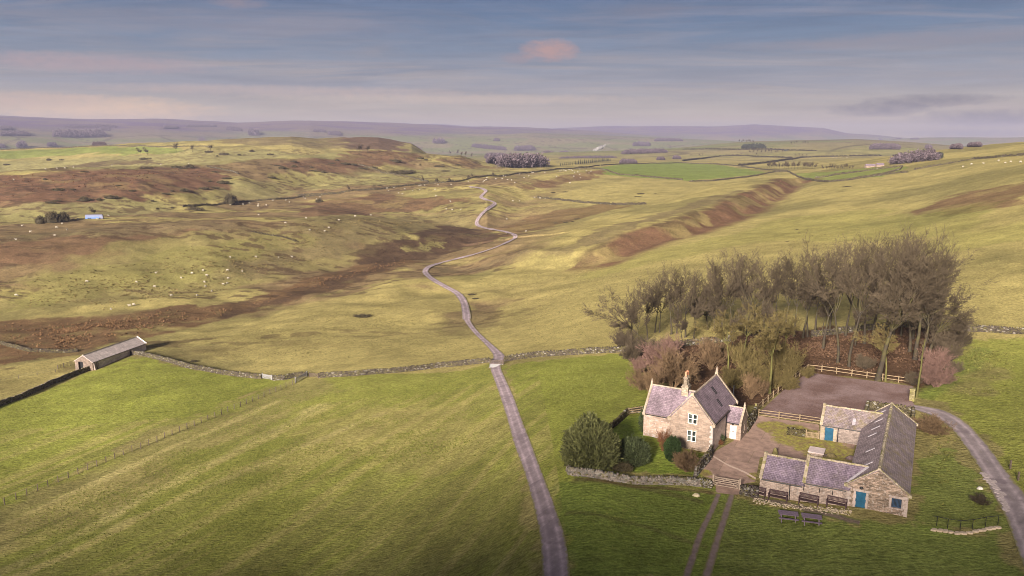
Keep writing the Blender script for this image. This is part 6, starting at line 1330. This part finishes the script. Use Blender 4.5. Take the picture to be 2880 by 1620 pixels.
def lump(name, rx, ry, h, mat, seed, n=220, leaf=.35): return leafy(name, seed, rx, ry, h, mat, max(60, n // 4), 22, leaf * .42, .5, lump=.35, core=.9)
def far_plants(SP, S1, S2):
    rg = random.Random(9)
    L = [lump('low_bush', 2.2, 1.3, .9, 'gorse', 41, 260, .32), lump('low_bush', 3.0, 1.2, .8, 'gorse', 42, 300, .32), lump('low_bush', 1.5, 1.2, 1.1, 'gorse', 43, 220, .3)]
    def bush(u, v, wpx, lb, gp=None, k=None, nm='low_bush', zs=1., me=None, cat='bush'):
        w = G1(u, v); r = np.hypot(w[0], w[1]); m = me or L[rg.randrange(3) if k is None else k]; o = link(nm, m); o.location = w; s = wpx * r / F / 4.4; o.scale = (s, s, s * zs); o.rotation_euler = (0, 0, rg.uniform(-.3, .3) + (math.pi if rg.random() < .5 else 0)); tag(o, lb, cat, gp)
    for x, y, wd in [(1100,468,60),(1330,463,70),(1430,463,90),(1380,470,40),(1620,495,40),(1710,545,50),(1680,580,90),(1585,568,40),(1000,640,50),(1390,640,80),(1540,624,70),(1620,618,50),(440,635,80),(550,628,40),(380,728,60),(430,713,40),(640,713,110),(750,708,60),(840,693,90),(890,599,35),(600,712,40),(1300,640,40),(1250,662,50),(1150,716,40),(340,552,40),(640,495,40)]:
        bush(*z5p(x, y), wd * .3333, 'dark low bush on or below the red bracken slope above the coach', 'dark bushes of the bracken slope', zs=.8)
    for x, y, wd in [(2050,540,60),(2130,470,80),(2220,457,60),(2215,418,50),(2090,447,40),(2350,463,40),(2360,488,50),(2500,433,40),(2545,410,50),(2440,499,50),(1690,366,70),(1575,347,60),(1805,368,40),(1640,376,30),(1900,340,50),(2040,365,50)]:
        bush(*z5p(x, y), wd * .3333, 'dark low bush dotting the upper brown hill', 'dark bushes of the upper hill', zs=.8)
    for x, y, wd in [(500,497,90),(595,443,30),(880,442,40),(30,437,70),(90,443,60),(410,418,90),(600,393,50),(160,470,60),(230,465,60),(460,505,60),(530,490,50),(790,490,50),(740,455,60),(330,500,40),(640,405,40)]:
        bush(*z6p(x, y), wd * .3333, 'dark low bush on the far brown slope beyond the long wall', 'dark bushes of the far slope', zs=.8)
    for x, y, wd in [(50,442,40),(370,407,50),(465,405,30),(1100,400,60)]: bush(*z5p(x, y), wd * .3333, 'small dark bush on the pale green shelf', 'dark bushes of the pale shelf', zs=.8)
    for x, y, wd in [(1480,783,90),(1190,775,34),(1300,768,34),(1430,752,34),(2410,722,80),(1100,880,0)]:
        if wd: bush(*z5p(x, y), wd * .3333, 'dark clump of heather by the hollow in the moor', 'heather clumps by the hollow')
    for x, y, wd, lb in [(720,565,40,'a'),(815,557,30,'b'),(960,538,34,'c'),(1145,515,30,'d')]:
        bush(*z6p(x, y), wd * .3333, 'small dark bush growing against the long dark wall', 'bushes along the long wall', 2, zs=1.7)
    for u, v, wd, lb in [(912,797,46,'dark heather tump alone on the straw coloured field'),(1188,742,24,'small dark rush clump beside the road bend'),(1196,752,18,'smaller dark rush clump below the one at the road bend'),(488,910,26,'dark rush clump on the pale field near the curving wall'),(1010,437,60,'long dark bush line on the bank beneath the brown crest')]:
        bush(u, v, wd, lb, zs=.5)
    for x, y, wd in [(2190,520,40),(2230,515,40),(250,600,40),(290,598,40),(1600,652,50),(1690,645,40),(1460,690,30),(1750,868,40),(1700,875,60),(1780,850,50),(1620,880,40),(2260,660,60),(2240,680,40),(2370,655,30)]: bush(*z6p(x, y), wd * .3333, 'dark rush clump on the pale ground beside the bracken bank', 'rush clumps near the bracken bank', zs=.45)
    for x, y, wd in [(865,928,36),(880,955,34),(1250,605,60),(790,1020,30)]: bush(*z7p(x, y), wd * .3333, 'small dark tuft on the open slope above the copse', 'dark tufts above the copse', zs=.3)
    B = lump('round', 2.2, 2.2, 3.2, 'gorse', 51, 700, .34)
    for u, v, wd, lb in [(580,513,27,'round dark bush beside the far wall on the moor'),(135,560,28,'round dark bush, larger of the pair by the coach road'),(160,557,24,'round dark bush, smaller of the pair by the coach road'),(103,563,20,'lone small purple bush beside the pair of round bushes')]: bush(u, v, wd, lb, None, 0, 'round_bush', 1.1, B)
    s = SP['s']; w_ = SP['w']; c_ = SP['c']
    for pr, u, vb, vt, lb, sx in [(c_,443,384,357,'broad dark bare tree on the far green shelf',1.5),(c_,484,383,363,'smaller purple bare tree beside the broad dark one on the shelf',1.4),(s,355,390,371,'thin pale bare tree on the far green shelf',2.),(s,372,391,370,'thin pale bare tree beside the other thin one on the shelf',1.8),(c_,530,380,362,'low spreading bare tree at the edge of the brown hill',2.2),(c_,905,383,363,'wide bare thicket tree on the saddle under the brown summit',2.4),(c_,925,384,365,'second wide bare tree on the saddle under the brown summit',2.2),(s,240,545,518,'small bare tree behind the coach',1.8),(s,880,483,464,'small bare tree by the far moor wall',1.5),(s,1066,462,440,'slim bare tree where the two long walls meet',1.),
        (s,1134,390,378,'small bare tree alone on the far ridge',1.4),(c_,1151,391,376,'round bare tree, first of the group on the far ridge',1.3),(c_,1161,394,381,'bare tree, second of the group on the far ridge',1.3),(c_,1171,395,380,'bare tree, third of the group on the far ridge',1.2),(c_,1186,399,384,'bare tree at the low end of the group on the far ridge',1.2),(s,1189,449,436,'tiny tree by the long far wall near the road head',1.2)]: put(pr, u, vb, vt, lb, sx=sx)
    for xs, y0, h, lb, gp in [((640,655,668,690,710,730),470,55,'bare tree in the row of hedgerow trees in the valley, house end','valley hedgerow trees'),((748,765,785,800,822,845,865),472,58,'bare poplar-like tree in the tall valley row','tall valley row'),((910,925,945,962,978,995),472,62,'bare tree in the second tall valley row','second tall valley row'),((1060,1082,1105,1120,1140,1165),482,50,'small bare tree in the loose valley group','loose valley group'),((1190,1205,1222,1240,1258,1278),474,45,'bare tree in the dense valley row near the farm roofs','dense valley row')]:
        for x in xs: u, v = z7p(x, y0 + rg.uniform(-3, 3)); put(s if rg.random() < .6 else c_, u, v, v - h * .3333 * rg.uniform(.75, 1.1), lb, rz=rg.uniform(0, 6), sx=1.5, group=gp)
    for xs, y0, h, lb, gp in [((425,445,462,480,498,515,535),272,26,'tiny bare tree in the skyline clump of the far hill','skyline clump'),((820,845,862,905,925,945),283,24,'tiny bare tree in the second clump on the far hill','second hill clump'),((510,530,560,590,620,650,670,700,720,750),352,32,'small bare tree in the valley belt below the dark plantation','valley belt trees'),((850,880,905,935,1135,440,490,560,330,60,130,150),372,20,'tiny hedge tree in the valley fields','valley hedge trees')]:
        for x in xs: u, v = z7p(x, y0 + rg.uniform(-4, 4)); put(c_ if rg.random() < .6 else s, u, v, v - h * .3333 * rg.uniform(.7, 1.1), lb, rz=rg.uniform(0, 6), sx=1.6, group=gp)
    # conifers of the shelter belt
    b = MB(); rr = np.random.default_rng(3)
    for k in range(9):
        z0 = .8 + k * 1.0; r0 = 1.9 * (1 - k / 9.5); ring = [(math.cos(a) * r0 * rr.uniform(.75, 1.15), math.sin(a) * r0 * rr.uniform(.75, 1.15), z0 - .35 * rr.random()) for a in np.linspace(0, 2 * math.pi, 11, endpoint=False)]
        b.rings([ring, [(math.cos(a) * .08, math.sin(a) * .08, z0 + 1.6) for a in np.linspace(0, 2 * math.pi, 11, endpoint=False)]])
    cm = b.build('crown', 'conifer', uv=False); tm = MB().tube((0, 0, -.5), (0, 0, 3), .25, .18).build('trunk', 'bark', uv=False)
    first = None
    for i, (x, y, h) in enumerate([(1655,446,26),(1668,443,22),(1682,441,26),(1697,441,24),(1712,440,20),(1726,440,28),(1745,438,20),(1765,437,32),(1778,436,28),(1790,435,34),(1806,434,36),(1822,432,28),(1836,431,34),(1850,429,30),(1866,428,34),(1880,426,28),(1893,424,36),(1908,422,32),(1922,421,38),(1938,419,30),(1952,417,34),(1968,416,36),(1982,415,40),(1998,414,34),(2012,413,38),(2028,412,32)]):
        u, v = z6p(x, y); w = G1(u, v); r = np.hypot(w[0], w[1]); s_ = h * .3333 * r / F / 10.4; lb = 'dark spiky conifer in the far shelter belt'
        if first is None: first = thing('conifer', lb, 'tree', w, 0, 'conifers of the shelter belt'); cm.parent = first; tm.parent = first; first.scale = (s_,) * 3
        else: dup(first, w, rg.uniform(0, 6), s_ * rg.uniform(.9, 1.1))
def wood(label, u0, u1, vb, hpx, depth, mat='farwood', seed=1, slant=0., hm=None, n=None, name='wood'):
    """a far-off wood that reads as one mass: many ragged crowns over a footprint"""
    rg = np.random.default_rng(seed); a, b = G([(u0, vb), (u1, vb + slant)]); r = np.hypot(*((a + b) / 2)[:2]); wdt = np.hypot(*(b - a)[:2]); h = hm or hpx * r / F
    d = (b - a)[:2] / (wdt + 1e-9); nrm = ((a + b) / 2)[:2]; nrm = nrm / np.hypot(*nrm); sp = max(h * .42, wdt / 90); N = n or int(min(900, max(6, wdt / sp) * max(1, depth / sp) * 1.3))
    s = rg.random(N); q = a[:2] + np.outer(s * wdt, d) + np.outer((rg.random(N) ** 1.0) * depth * (1 - .6 * np.abs(s - .5) ** 2 * 4 * rg.random(N)), nrm); z = zt(q[:, 0], q[:, 1]); hh = h * rg.uniform(.4, 1.15, N) * (1 - .35 * np.maximum(0, np.abs(s - .5) * 2 - .8) / .2)
    m = 54; k = np.repeat(np.arange(N), m); d3 = rg.normal(size=(N * m, 3)); d3 /= np.linalg.norm(d3, axis=1)[:, None]; rad = rg.random(N * m) ** .45
    cw = (sp * rg.uniform(.6, 1.05, N))[k]; lob = 1 + .3 * np.sin(np.arctan2(d3[:, 1], d3[:, 0]) * 3 + k)
    c = np.c_[q[k, 0] + d3[:, 0] * rad * cw * .8 * lob, q[k, 1] + d3[:, 1] * rad * cw * .8 * lob, z[k] + hh[k] * (.56 + .46 * d3[:, 2] * rad)]
    e1 = rg.normal(size=(N * m, 3)); e2 = rg.normal(size=(N * m, 3)); sz = (hh[k] * rg.uniform(.05, .13, N * m))[:, None]
    e1 = e1 / np.linalg.norm(e1, axis=1)[:, None] * sz; e2 = e2 / np.linalg.norm(e2, axis=1)[:, None] * sz
    tr = np.stack([np.c_[q, z - .5] + np.array([-.25, 0, 0]), np.c_[q, z - .5] + np.array([.25, 0, 0]), np.c_[q, z + hh * .6]], 1).reshape(-1, 3)
    V = np.concatenate([np.stack([c - e1, c + e1, c + e2 * 1.4], 1).reshape(-1, 3), tr]); f = np.arange(len(V)).reshape(-1, 3)
    me = npmesh(name, V, f); tn = np.clip(rg.uniform(.2, .8, N)[k] + rg.uniform(-.3, .3, N * m), 0, 1); set_attr(me, 'tint', np.r_[np.repeat(tn, 3), np.full(len(tr), .2)])
    o = link(name, me, mat); tag(o, None, None, None, 'stuff')
def far_woods():
    wood('w', 1250, 1378, 424, 32, 110, seed=3, slant=-3); wood('w', 1226, 1262, 412, 16, 60, seed=4); wood('w', 1238, 1290, 404, 9, 60, seed=5)
    wood('w', 2238, 2362, 416, 23, 50, 'farwood', 6, -13); wood('w', 2352, 2370, 399, 11, 30, 'conifer', 7); wood('w', 1866, 1926, 375, 10, 90, 'conifer', 8); wood('w', 2188, 2265, 374, 9, 90, 'farwood', 9)
    for i, (x0, x1, y1, h, sl) in enumerate([(1410,1640,325,26,0),(2020,2110,322,30,0),(2150,2255,304,26,0),(1830,1880,318,18,0),(1480,1650,245,10,0),(1715,1785,248,8,0)]):
        u0, v = z7p(x0, y1); u1, _ = z7p(x1, y1); wood('w', u0, u1, v, h * .3333, 120, 'farwood', 20 + i)
    for i, (x0, x1, y0, y1, sl) in enumerate([(0,95,160,180,0),(480,890,148,161,0),(0,230,196,224,0),(400,805,186,232,0),(760,835,176,184,0),(1230,1345,150,168,0),(1400,1640,146,158,-4),(1705,1825,158,176,12),(1520,1645,212,236,16),(1880,1950,172,222,0),(2365,2460,172,190,6),(2475,2576,192,214,8),(130,200,272,316,0),(360,430,276,306,0),(-20,40,296,318,0),(700,800,270,296,0)]):
        u0, v = z5p(x0, y1); u1, _ = z5p(x1, y1); wood('w', u0, u1, v, (y1 - y0) * .3333 * .8, 260 if y1 < 240 else 120, 'farwood', 40 + i, sl * .3333)
    for i, (x0, x1, y0, y1, sl) in enumerate([(985,1245,282,306,26),(1305,1460,294,336,0),(690,780,240,282,0),(1085,1250,346,392,0),(1150,1195,248,262,0),(1540,1700,330,352,-10),(2110,2460,330,362,-12),(2100,2230,396,434,0),(1640,2080,374,392,-4),(2200,2330,270,300,0),(2360,2576,240,262,0),(2380,2440,380,404,0),(2500,2560,372,396,0)]):
        u0, v = z6p(x0, y1); u1, _ = z6p(x1, y1); wood('w', u0, u1, v, (y1 - y0) * .3333 * .75, 160, 'farwood', 70 + i, sl * .3333)
def far_walls():
    W = [('long far stone wall running across the slopes behind the winding road', [z6p(x, y) for x, y in [(-340,672),(0,650),(250,628),(450,604),(650,582),(800,572),(1000,537),(1350,506),(1750,470),(1950,447)]]),
         ('dark wall along the foot of the far green field', [z6p(x, y) for x, y in [(1750,470),(1860,466),(1950,472),(2020,490),(2100,515),(2250,525),(2576,556)]]),
         ('dark wall along the top of the far green field', [z6p(x, y) for x, y in [(1960,446),(2120,436),(2300,432),(2576,426),(2700,432)]]),
         ('wall descending from the brown slope to the long far wall', [z6p(x, y) for x, y in [(130,440),(270,482),(450,522),(560,545),(660,572)]]),
         ('faint wall at the edge of the straw field behind the bank', [z6p(x, y) for x, y in [(1480,687),(1700,712),(1900,733),(2100,742),(2300,737)]]),
         ('dark wall climbing over the end of the bracken bank', [z7p(x, y) for x, y in [(50,567),(240,562),(380,545),(500,532),(620,510),(700,493),(790,490),(850,520),(900,542),(950,557)]]),
         ('dark curving wall in the dip beyond the bracken bank', [z7p(x, y) for x, y in [(930,550),(1000,562),(1100,570),(1250,557),(1450,527),(1600,505),(1700,497)]]),
         ('hill wall climbing the open hillside to the skyline', [z7p(x, y) for x, y in [(1750,477),(1950,442),(2100,414),(2200,397),(2400,382),(2620,366)]]),
         ('wall along the back of the pale valley fields', [z7p(x, y) for x, y in [(1000,542),(1100,528),(1190,511),(1350,492),(1500,470),(1660,452)]]),
         ('wall between the pale valley fields and the hillside', [z7p(x, y) for x, y in [(1250,556),(1420,528),(1560,500),(1640,478),(1660,456)]]),
         ('wall from the bank end along the green field to the valley', [z7p(x, y) for x, y in [(790,488),(680,482),(520,463),(380,445),(230,432),(100,430),(0,427)]]),
         ('dark wall at the edge of the far shelf under the purple valley', [z5p(x, y) for x, y in [(-20,328),(100,322),(250,317),(480,313),(640,303),(860,296),(1100,300),(1600,303)]]),
         ('short dark wall on the slope above the straw moor', [z5p(x, y) for x, y in [(1555,455),(1640,468),(1730,487),(1800,512)]]),
         ('low wall beside the hidden coach road across the moor', [z5p(x, y) for x, y in [(1380,758),(1520,747),(1680,737),(1880,718),(2080,702),(2300,680),(2576,656)]])]
    for i, (lb, px) in enumerate(W): drywall(lb, px, 1.5, .7, 1.4, .5, .02, seed=200 + i, tint=(.30, .24, .17), name='far_wall')
    for i, (lb, px) in enumerate([('dark hedge line across the nearer valley field', [z7p(x, y) for x, y in [(0,412),(100,400),(200,387),(280,377),(370,371),(480,374),(600,381),(720,385),(830,389)]]), ('dark hedge line below the ribbed valley hill', [z7p(x, y) for x, y in [(420,447),(560,434),(700,418),(800,402),(900,386),(1050,380),(1250,376),(1500,372)]]), ('dark hedge line high on the valley hill', [z7p(x, y) for x, y in [(0,323),(200,322),(420,326),(640,322),(800,331),(1010,336)]])]):
        drywall(lb, px, 2.6, 2., 4., 1.3, 0., seed=230 + i, tint=(.11, .085, .06), name='hedge', cat='hedge')
    drywall('grey boundary wall on the far moor between the heather and the coach', [z8p(x, y) for x, y in [(1900,140),(2100,175),(2250,220)]], .8, .6, 1.2, .4, .02, seed=240, tint=(.16, .12, .08), name='far_wall')
    # far farm roofs
    for i, (x, y, w_, h_, lb, mt, rm) in enumerate([(1420,458,12,4,'tiny far farmstead of grey roofs under the bare wood', 'barn_stone', 'range_slate'), (1495,452,9,5,'small second farm building at the end of the far farmstead', 'barn_stone', 'range_slate'), (780,333,11,4,'long dark shed in the valley beside its bright green strip', 'darkpaint', 'darkpaint')]):
        q = G1(*z7p(x, y)); t = thing('farm_building', lb, 'farm', q, .05); L = w_ * 1.3; b = MB(); b.prism([(0, -1), (7, -1), (7, 3), (3.5, 5.4), (0, 3)], lambda u, v, s: (s, u, v), -L / 2, L / 2).build('wall', mt, t)
        MB().slab([(-L / 2 - .3, -.3, 2.95), (L / 2 + .3, -.3, 2.95), (L / 2 + .3, 3.5, 5.6), (-L / 2 - .3, 3.5, 5.6)], .2).slab([(-L / 2 - .3, 7.3, 2.95), (L / 2 + .3, 7.3, 2.95), (L / 2 + .3, 3.5, 5.6), (-L / 2 - .3, 3.5, 5.6)], .2).build('roof', rm, t); t.scale = (.6,) * 3
def smoke():
    w = G1(1493, 381); r = np.hypot(w[0], w[1]); k = r / F; rg = np.random.default_rng(6); b = MB()
    for i in range(26):
        s = i / 25; x = (s * 38 + rg.normal(0, 1.5)) * k; z = (s ** .8 * 17 + rg.normal(0, 1.2) + 1.5) * k; rad = (1.6 + 3.2 * math.sin(math.pi * min(1, s * 1.05 + .1)) * rg.uniform(.7, 1.2)) * k * (1 if s < .75 else .7); c = np.array([x, rg.normal(0, 1.5) * k, z])
        th = np.linspace(0, 2 * math.pi, 10, endpoint=False); b.rings([[tuple(c + rad * np.array([math.cos(a) * math.sin(p) * rg.uniform(.85, 1.15), math.sin(a) * math.sin(p), math.cos(p)])) for a in th] for p in (.15, .6, 1.1, 1.57, 2.1, 2.6, 3.0)])
    t = NT('smoke'); t.done((.34, .33, .33), 1., Specular_IOR_Level=0.); t.put(t.b.inputs['Alpha'], t.ramp(t.noise(t.obj(), .06, 4), .30, .68, .0, .42))
    o = b.build('smoke', t.m, uv=False, smooth=True); o.location = w; tag(o, kind='stuff')

def main():
    materials()
    M['concrete_line'] = plain('pale setts', (.50, .38, .31), .9, .15, 3.)
    world_and_light()
    zmin, zmax = build_ground()
    roads()
    farmhouse(); barn(); field_barn(); boundaries(); furniture(); trees = copse(); garden(); groundcover(); flock(); coach(); far_plants(trees[0], trees[1], trees[2]); far_woods(); far_walls(); smoke()
    print("terrain", zmin, zmax)
    if HAZE: haze(zmin, max(zmax, 60))
main()
